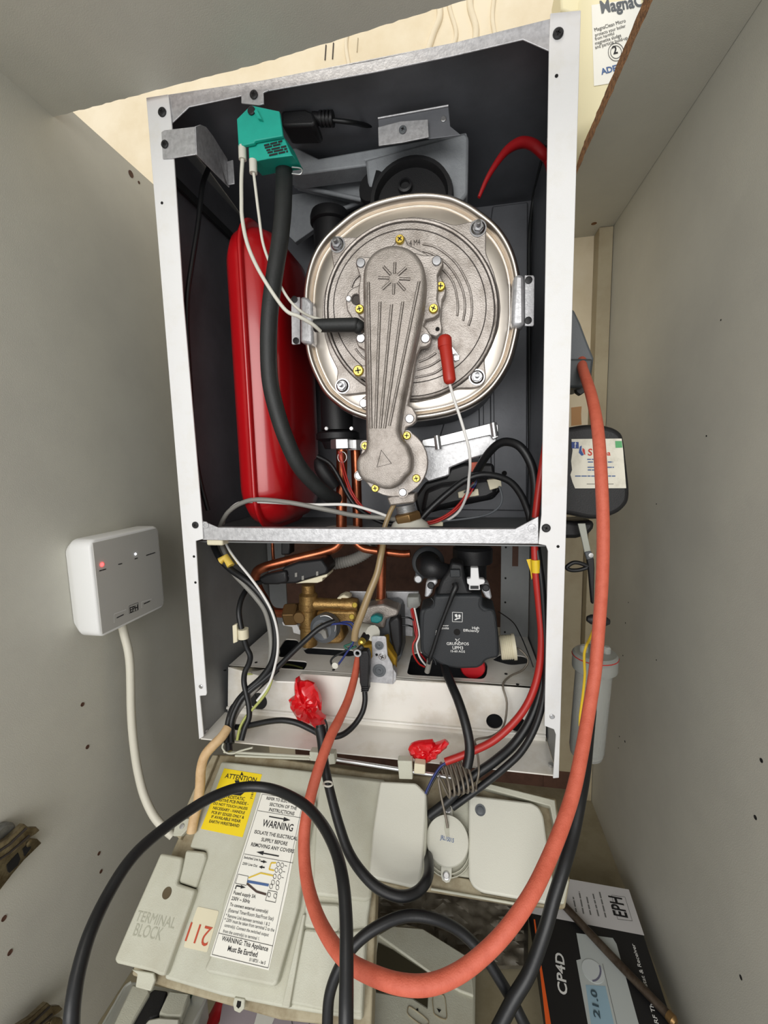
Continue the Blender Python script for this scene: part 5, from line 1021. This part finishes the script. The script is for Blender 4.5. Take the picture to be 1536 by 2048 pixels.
front('valve_housing', cP, [(100, 900), (250, 915), (408, 905), (408, 975), (350, 1030), (260, 1055), (100, 1055)], .09, .05, BPL, bp_, .006)
# strap / scraper like tool
st = thing('folding_tool', 'thin tool with grey blade and black handle hanging behind the orange cable', 'tool', aY(1185, 1330, .07))
front('blade', cP, [(268, 930), (332, 928), (352, 1040), (378, 1165), (325, 1175), (300, 1060)], .07, .0022, mat('grey_blade', (168, 170, 160), .35, .3), st, .0006)
front('joint', cP, [(325, 1165), (380, 1155), (402, 1215), (345, 1232)], .068, .005, GREYBOX, st, .0015)
lathe('joint_rivet', aY(*cP(376, 1189), .0678), NY, [(.0028, 0), (.0028, .0008), (0, .001)], ZINC, st, seg=12)
front('handle', cP, [(345, 1225), (402, 1212), (408, 1300), (402, 1590), (382, 1590), (360, 1340)], .068, .006, BPL, st, .0015)
cable('black_cord_loop', 'small loop of black cord poking out from behind the right stile', cP, [(350, 1280, .06), (290, 1255, .06), (235, 1250, .06), (190, 1275, .06), (180, 1295, .06), (215, 1312, .06), (280, 1310, .06), (345, 1290, .06)], .0024, CAB, 'cord')
lathe('cord_bead', aY(*cP(435, 1722), .03), (.9, 0, -.1), [(.003, -.012), (.0055, -.008), (.0055, .008), (.003, .012)], BPL, seg=14, tags=('small dark bead half hidden behind the orange cable', 'bead'))
cable('yellow_wire', 'thin yellow wire crossing in front of the clear tube', cQ, [(560, 60, .0), (545, 110, -.01), (515, 180, -.02), (485, 240, -.03), (460, 340, -.03), (462, 480, -.03), (466, 580, -.03), (450, 760, -.03), (430, 920, -.03), (412, 1060, -.03), (408, 1180, -.03)], .0013, YC, 'wire')
cable('yellow_wire', 'short piece of yellow wire below the clear tube', cQ, [(455, 1640, 0), (480, 1690, 0), (478, 1750, 0), (460, 1790, 0)], .0013, YC, 'wire')
ct = thing('clear_tube', 'clear plastic cylinder with red-lined lid between casing and right side', 'tube', aY(1171, 1515, .03))
tt, tbm = aY(*cQ(583, 400), .03), aY(*cQ(478, 1540), .03)
lathe('tube_wall', tbm, tt - tbm, [(.012, 0), (.0175, .004), (.0190, .012), (.0195, (tt - tbm).length), (.0180, (tt - tbm).length), (.0176, .013), (.014, .006), (0, .003)], CLR, ct, seg=36)
t0 = aY(*cQ(578, 515), .03)
lathe('lid', t0, tt - t0, [(.0200, 0), (.0235, .0005), (.0240, .002), (.0240, .018), (.022, .0205), (0, .0205)], CLRT, ct, seg=36)
tax = (tt - t0).normalized(); uu, vv_, _ = basis(tax)
tube('lid_line', [t0 + tax * .0165 + (uu * math.cos(t) + vv_ * math.sin(t)) * .0241 for t in [2 * PI * k / 30 for k in range(30)]], .0006, REDC, ct, closed=True, n=1, seg=6)
for dx in (-.012, .012): lathe('lid_knob', t0 + tax * .02 + V((dx, 0, 0)), tax, [(.0045, 0), (.0045, .006), (.003, .008), (0, .008)], CLRT, ct, seg=14)
front('paper_strip', cQ, [(610, 560), (650, 560), (560, 1500), (520, 1490)], .035, .0006, PAPER, ct)
front('torn_paper', cP, [(215, -20), (300, -30), (296, 40), (300, 120), (215, 130)], YB - .001, .0006, TORN, None, tags=('patch of torn brown paper on the wall above the black canister', 'paper'))
# magnetic filter at the top right
mf = thing('magnetic_filter', 'ivory cylindrical magnetic filter with printed label above the cut board at top right', 'filter', (.545, .23, .80))
mc_ = aY(1232, 160, .18)
lathe('filter_body', (mc_.x, .235, .79), (0, 0, 1), [(.03, -.02), (.05, 0), (.056, .012), (.056, .16), (.052, .17), (0, .17)], MAGC, mf, seg=48)
front('filter_cap', ID, [(1118, -60), (1150, -60), (1165, 0), (1160, 24), (1140, 26), (1122, 20)], .2, .05, MAGC, mf, .003)
def cyl(x, y, h=0):   # pixel to label surface on the cylinder
    d = ray(x, y); ox, oy = CAM.x - mc_.x, CAM.y - .235; r = .0566 + h
    a = d.x ** 2 + d.y ** 2; b = 2 * (ox * d.x + oy * d.y); c = ox * ox + oy * oy - r * r; D = b * b - 4 * a * c
    if D < 0: D = 0
    return CAM + d * ((-b - math.sqrt(D)) / (2 * a))
bm = bmesh.new(); g = []
for j in range(13):
    t = j / 12; row = []
    for i in range(9):
        s = i / 8; xa = 1183 + (1188 - 1183) * t; xb = 1282 + (1276 - 1282) * t; ya = 10 + (172 - 10) * t
        row.append(bm.verts.new(cyl(xa + (xb - xa) * s, ya - 14 * s)))
    g.append(row)
for j in range(12):
    for i in range(8): bm.faces.new((g[j][i], g[j][i + 1], g[j + 1][i + 1], g[j + 1][i]))
lb = link('filter_label', bm, PAPER, mf, smooth=80)
def ctext(name, items, M, bold=0):
    bm = bmesh.new()
    for s, a, b, hs in items:
        vs, fs, w = text_mesh(s, .03 if bold else 0); a_, b_ = V(a), V(b); d_ = (b_ - a_) / w; up = V((d_.y, -d_.x)) * hs
        for off in (0,):
            vv = [bm.verts.new(cyl(a_.x + d_.x * x + up.x * y + off, a_.y + d_.y * x + up.y * y, .0004)) for x, y in vs]
            for f in fs:
                try: bm.faces.new([vv[i] for i in f])
                except ValueError: pass
    return link_flat(name, bm, M, lb)
ctext('label_heading', [('MagnaClean', (1203, 26), (1330, 4), 1.3)], GREYBOX, 1)
ctext('label_text', [('MagnaClean Micro', (1190, 63), (1252, 44), 1.2), ('protects your boiler', (1191, 73), (1252, 54), 1.2), ('from harmful', (1191, 81), (1229, 69), 1.2), ('magnetite sludge', (1191, 90), (1243, 73), 1.2), ('and particle build-up', (1191, 98), (1256, 78), 1.2)], INK)
ctext('guarantee_mark', [('2', (1227, 108), (1236, 106), 1.2)], INK, 1)
ctext('maker_name', [('ADEY', (1203, 149), (1245, 138), 1.0)], INKB, 1)
bm = bmesh.new()
for rr3 in (16, 11.5):
    n_ = 28
    a = [bm.verts.new(cyl(1232 + rr3 * math.cos(2 * PI * k / n_), 104 + rr3 * 1.15 * math.sin(2 * PI * k / n_), .0004)) for k in range(n_)]
    b = [bm.verts.new(cyl(1232 + (rr3 - 1) * math.cos(2 * PI * k / n_), 104 + (rr3 - 1) * 1.15 * math.sin(2 * PI * k / n_), .0004)) for k in range(n_)]
    for k in range(n_): bm.faces.new((a[k], a[(k + 1) % n_], b[(k + 1) % n_], b[k]))
link_flat('guarantee_ring', bm, INK, lb)

# ================================================================== THINGS ON THE CABINET FLOOR
def zslab(name, c, pts, zt_, th, M, parent=None, bevel=.001, r=0, **k):
    P = [aZ(*c(*p), zt_) for p in pts]
    if r: P = rnd(P, r, 4)
    return slab(name, P, (0, 0, -th), M, parent, bevel, **k)
UP = V((0, 0, 1)); ZC = -.290
pcn = thing('product_carton', 'black and white heating control carton with device picture on the floor at right', 'carton', aZ(1180, 1930, ZC) * 1.0 + V((0, 0, ZB - ZC)))
zslab('carton_body', ID, [(1054, 1742), (1257, 1779), (1355, 2075), (1470, 2420), (1160, 2420), (1101, 2048)], ZC, ZC - ZB - .0005, BOXBLK, pcn, .0006)
def zz(x, y, h=.0003): return aZ(*cE(x, y), ZC + h)
polys('white_panel', [[zz(*p, 0) for p in ((60, 95), (880, 240), (1005, 612), (305, 478), (30, 420))]], UP, BOXWHT, pcn)
polys('orange_stripe', [[zz(*p, 0) for p in ((110, 480), (122, 482), (165, 800), (250, 1326), (330, 1800), (290, 1800), (208, 1326), (150, 800))]], UP, BOXORG, pcn)
pic = polys('device_picture', [[zz(*p, 0) for p in ((455, 592), (750, 632), (780, 680), (960, 1326), (1010, 1500), (580, 1500), (455, 812), (492, 802))]], UP, mat('picture_grey', (184, 190, 188), .5), pcn)
kc_ = zz(590, 898, .0006); lathe('picture_knob', kc_, UP, [(.0130, -.0002), (.0130, .0002), (0, .0002)], mat('knob_print', (200, 206, 206), .5), pic, seg=30)
strokes('knob_shade', [(zz(590 + 62 * math.cos(t), 900 + 80 * math.sin(t)), zz(590 + 62 * math.cos(t + .25), 900 + 80 * math.sin(t + .25))) for t in [-.6 + .25 * k for k in range(9)]], .002, UP, mat('knob_shadow_print', (110, 110, 130), .5), pic, .0006)
polys('picture_screen', [[zz(*p, .0001) for p in ((530, 1010), (690, 1020), (760, 1326), (780, 1450), (590, 1450))]], UP, LCD, pic)
lettering('screen_digits', [('21.0', zz(650, 1290), zz(618, 1060), .6)], UP, mat('digit_ink', (60, 80, 90), .6), pic, lift=.0008, bold=.0002)
strokes('picture_line', [(zz(668, 840), zz(800, 1400))], .0006, UP, INKG, pic)
lettering('carton_title', [('CP4D', zz(384, 1100), zz(350, 762), .8)], UP, INKW, pcn, bold=.0007)
lettering('carton_maker', [('EPH', zz(872, 470), zz(820, 308), 1.5)], UP, INK, pcn, bold=.0003)
strokes('maker_frame', [(zz(740, 286), zz(848, 300)), (zz(848, 300), zz(908, 494)), (zz(908, 494), zz(790, 480)), (zz(790, 480), zz(740, 286))], .0004, UP, INK, pcn)
dashes('carton_small_text', [(zz(694, 466), zz(642, 255)), (zz(636, 456), zz(590, 275)), (zz(572, 446), zz(540, 300)), (zz(514, 436), zz(478, 256)), (zz(456, 423), zz(430, 300))], UP, INKG, pcn, .0020, .35)
lettering('carton_subtitle', [('RF Thermostat & Receiver', zz(1122, 1326), zz(925, 680), .8)], UP, INKW, pcn, bold=.0001)
rd = thing('steel_rod', 'long dark steel rod lying diagonally across the product carton', 'rod', aZ(1240, 1920, ZC))
tube('rod_shaft', [aZ(*cE(350, 360), ZC + .006), aZ(*cE(700, 735), ZC + .0052), aZ(*cE(1215, 1270), ZC + .0052)], .0050, mat('dark_steel', (104, 92, 80), .4, .7, c2=(70, 58, 48), scale=60), rd, seg=16, n=2)
lathe('rod_tip', aZ(*cE(1210, 1265), ZC + .0052), aZ(*cE(1240, 1300), ZC + .0052) - aZ(*cE(1210, 1265), ZC + .0052), [(.0056, -.002), (.0060, .004), (.004, .007), (0, .008)], BRASSD, rd, seg=14)
ZD = -.300
pg = thing('room_programmer', 'cream plastic programmer with dark display lying on the floor below the control box', 'programmer', aZ(850, 1960, ZB))
zslab('programmer_body', cG, [(60, 330), (340, 350), (430, 330), (560, 370), (930, 600), (965, 650), (960, 1110), (980, 1300), (60, 1300)], ZD, .035, BOXP, pg, .003)
zslab('raised_border', cG, [(215, 420), (330, 350), (560, 370), (930, 600), (950, 890), (840, 850), (600, 700)], ZD + .003, .004, BOXP, pg, .0016)
zslab('display', cG, [(215, 480), (330, 535), (610, 720), (605, 780), (595, 985), (480, 910), (200, 860), (185, 700)], ZD + .0012, .002, mat('dark_display', (62, 58, 44), .35), pg, .0004)
tube('button_outline', [aZ(*cG(x, y), ZD + .0005) for x, y in ((445, 985), (470, 978), (590, 1070), (600, 1110), (560, 1120), (450, 1040))], .0006, BOXD, pg, closed=True, n=3, seg=6)
tube('button_outline', [aZ(*cG(x, y), ZD + .0005) for x, y in ((640, 890), (720, 890), (740, 1010), (735, 1070), (660, 1040), (640, 1000))], .0006, BOXD, pg, closed=True, n=3, seg=6)
polys('arrow_mark', [[aZ(*cG(x, y), ZD + .0004) for x, y in ((665, 985), (700, 1000), (685, 1022))], [aZ(*cG(x, y), ZD + .0004) for x, y in ((500, 1000), (525, 1008), (522, 985))]], UP, INK, pg)
cable('red_cable_piece', 'red cable crossing the floor beside the programmer', cG, [(150, 925, -.02), (240, 985, -.03), (330, 1045, -.038), (430, 1115, -.045), (520, 1180, -.05)], .0052, REDC)
bg_ = thing('dusty_plastic_bag', 'crumpled dusty plastic bag on the floor behind the programmer', 'bag', aZ(880, 1850, ZB))
from mathutils import noise
bm = bmesh.new(); g = []
for j in range(25):
    row = []
    for i in range(37):
        x = 750 + i * 8.5; y = 1770 + j * 7; e = min(i, 36 - i, j, 24 - j)
        q = V((i * .22, j * .22, 3)); hgt = .010 + .016 * abs(noise.noise(q)) + .008 * abs(noise.noise(q * 2.3))
        row.append(bm.verts.new(aZ(x, y, ZB + .002 + (0 if e == 0 else hgt))))
    g.append(row)
for j in range(24):
    for i in range(36): bm.faces.new((g[j][i], g[j][i + 1], g[j + 1][i + 1], g[j + 1][i]))
bmesh.ops.triangulate(bm, faces=bm.faces)
link('bag_skin', bm, BAG, bg_, smooth=40)
ca = thing('alarm_carton', 'lilac-white carton with large black letters lying under the control box', 'carton', aZ(600, 2060, ZB))
ZE = -.285
zslab('carton_body', ID, [(452, 1960), (745, 2000), (748, 2150), (470, 2180), (430, 2100)], ZE, .05, PURP, ca, .001)
zs = lambda x, y: aZ(*cH(x, y), ZE + .0002)
polys('white_band', [[zs(1240, 470), zs(1300, 475), zs(1390, 480), zs(1330, 620), zs(1300, 760), zs(1150, 760), zs(1200, 620)]], UP, PAPER, ca)
lettering('carton_title', [('OXIDE', zs(1240, 720), zs(1305, 470), 1.0)], UP, INK, ca, bold=.0005)
lettering('carton_line', [('BATTERY', zs(1300, 740), zs(1365, 470), .8)], UP, INKG, ca, bold=.0002)
tube('printed_circle', [aZ(*cH(1540 + 65 * math.cos(t), 600 + 70 * math.sin(t)), ZE + .0004) for t in [2 * PI * k / 20 for k in range(20)]], .0004, INKG, ca, closed=True, n=1, seg=5)
cable('red_strap', 'wide dark red sheathed cable under the lower edge of the control box', cH, [(1010, 380, -.06), (970, 450, -.07), (925, 540, -.08), (880, 620, -.09), (840, 700, -.1)], .0075, REDS)
pk = thing('clear_fitting_pack', 'clear plastic holder with grey bars and black insert at the lower left', 'plastic pack', aZ(300, 2040, ZB))
ZP = -.235
def hs(pts, z0): return [aZ(*cH(*p), z0) for p in pts]
slab('grey_bar', hs([(310, 320), (430, 350), (440, 380), (300, 620), (180, 900), (20, 900), (180, 600)], ZP), (0, 0, -.02), BOXP, pk, .002)
slab('black_insert', hs([(440, 380), (470, 355), (570, 370), (540, 470), (500, 555), (440, 575), (330, 700), (250, 900), (190, 900), (300, 640)], ZP - .004), (0, 0, -.02), BPL, pk, .002)
slab('grey_block', hs([(580, 365), (735, 385), (690, 500), (665, 560), (560, 560), (500, 540)], ZP), (0, 0, -.02), BOXP, pk, .002)
slab('white_block', hs([(430, 575), (510, 560), (660, 570), (640, 700), (560, 900), (300, 900), (380, 640)], ZP + .002), (0, 0, -.02), BOXW, pk, .002)
slab('clear_tray', hs([(270, 305), (320, 300), (860, 400), (820, 520), (700, 900), (-60, 900), (100, 600), (200, 400)], ZP - .01), (0, 0, -.03), CLRT, pk, .002)
tube('clear_edge', hs([(300, 310), (250, 350), (180, 470), (100, 610), (40, 740), (0, 850)], ZP), .0014, CLRT, pk)
tube('clear_edge', hs([(860, 395), (820, 490), (760, 610), (700, 760)], ZP), .0016, CLRT, pk)
cable('green_scrap', 'thin dark green wire scrap inside the clear pack', cH, [(750, 385, -.1), (735, 430, -.1), (745, 490, -.102), (715, 530, -.104), (690, 590, -.106)], .0012, mat('dark_green', (40, 64, 50), .5), 'wire')
# cabinet hinges on the left side
def hinge(name, label, S_, dx, dy):
    t = thing(name, label, 'hinge', aX(*z7(100 + dx, 700 + dy), XL))
    def hp(pts, h, th, nm, M, bevel=.0008):
        P = [aX(*z7(x + dx, y + dy), XL + h) for x, y in pts]; return slab(nm, P, (-th, 0, 0), M, t, bevel)
    hp([(-120, 640), (70, 520), (200, 400), (235, 430), (300, 425), (330, 455), (290, 490), (240, 520), (0, 740), (-120, 850)], .016, .006, 'hinge_arm', HINGE)
    hp([(-120, 770), (0, 690), (260, 520), (310, 525), (345, 560), (200, 700), (100, 820), (0, 950), (-120, 1050)], .008, .0065, 'mounting_plate', HINGE)
    hp([(60, 740), (150, 640), (168, 690), (150, 740), (80, 805), (65, 790)], .0088, .001, 'plate_slot', DARK, 0)
    hp([(190, 610), (240, 555), (255, 600), (205, 670)], .0088, .001, 'plate_slot', DARK, 0)
    tube('arm_groove', [aX(*z7(x + dx, y + dy), XL + .0165) for x, y in ((-100, 690), (80, 570), (215, 440))], .0012, GROOVE, t, smooth=False)
    tube('arm_groove', [aX(*z7(x + dx, y + dy), XL + .0165) for x, y in ((-100, 760), (80, 640), (240, 500))], .0010, GROOVE, t, smooth=False)
    lathe('hinge_screw', aX(*z7(240 + dx, 560 + dy), XL + .0084), (1, 0, 0), [(.0035, 0), (.0035, .001), (0, .002)], HINGE, t, seg=12)
hinge('cabinet_hinge', 'worn metal hinge on the left cabinet side, the upper one, below the drilled holes', 1, 0, 0)
hinge('cabinet_hinge', 'worn metal hinge at the bottom left corner, partly behind the heavy black cable', 1, 190, 1470)
dm = thing('hinge_cup', 'dull grey round hinge cup at the left picture edge above the upper hinge', 'hinge part', aX(0, 1660, XL))
lathe('cup', aX(-4, 1672, XL + .001), (1, 0, 0), [(.012, 0), (.012, .006), (.010, .008), (0, .008)], mat('dull_pewter', (130, 130, 126), .5, .5, c2=(96, 96, 90), scale=90), dm, seg=24)
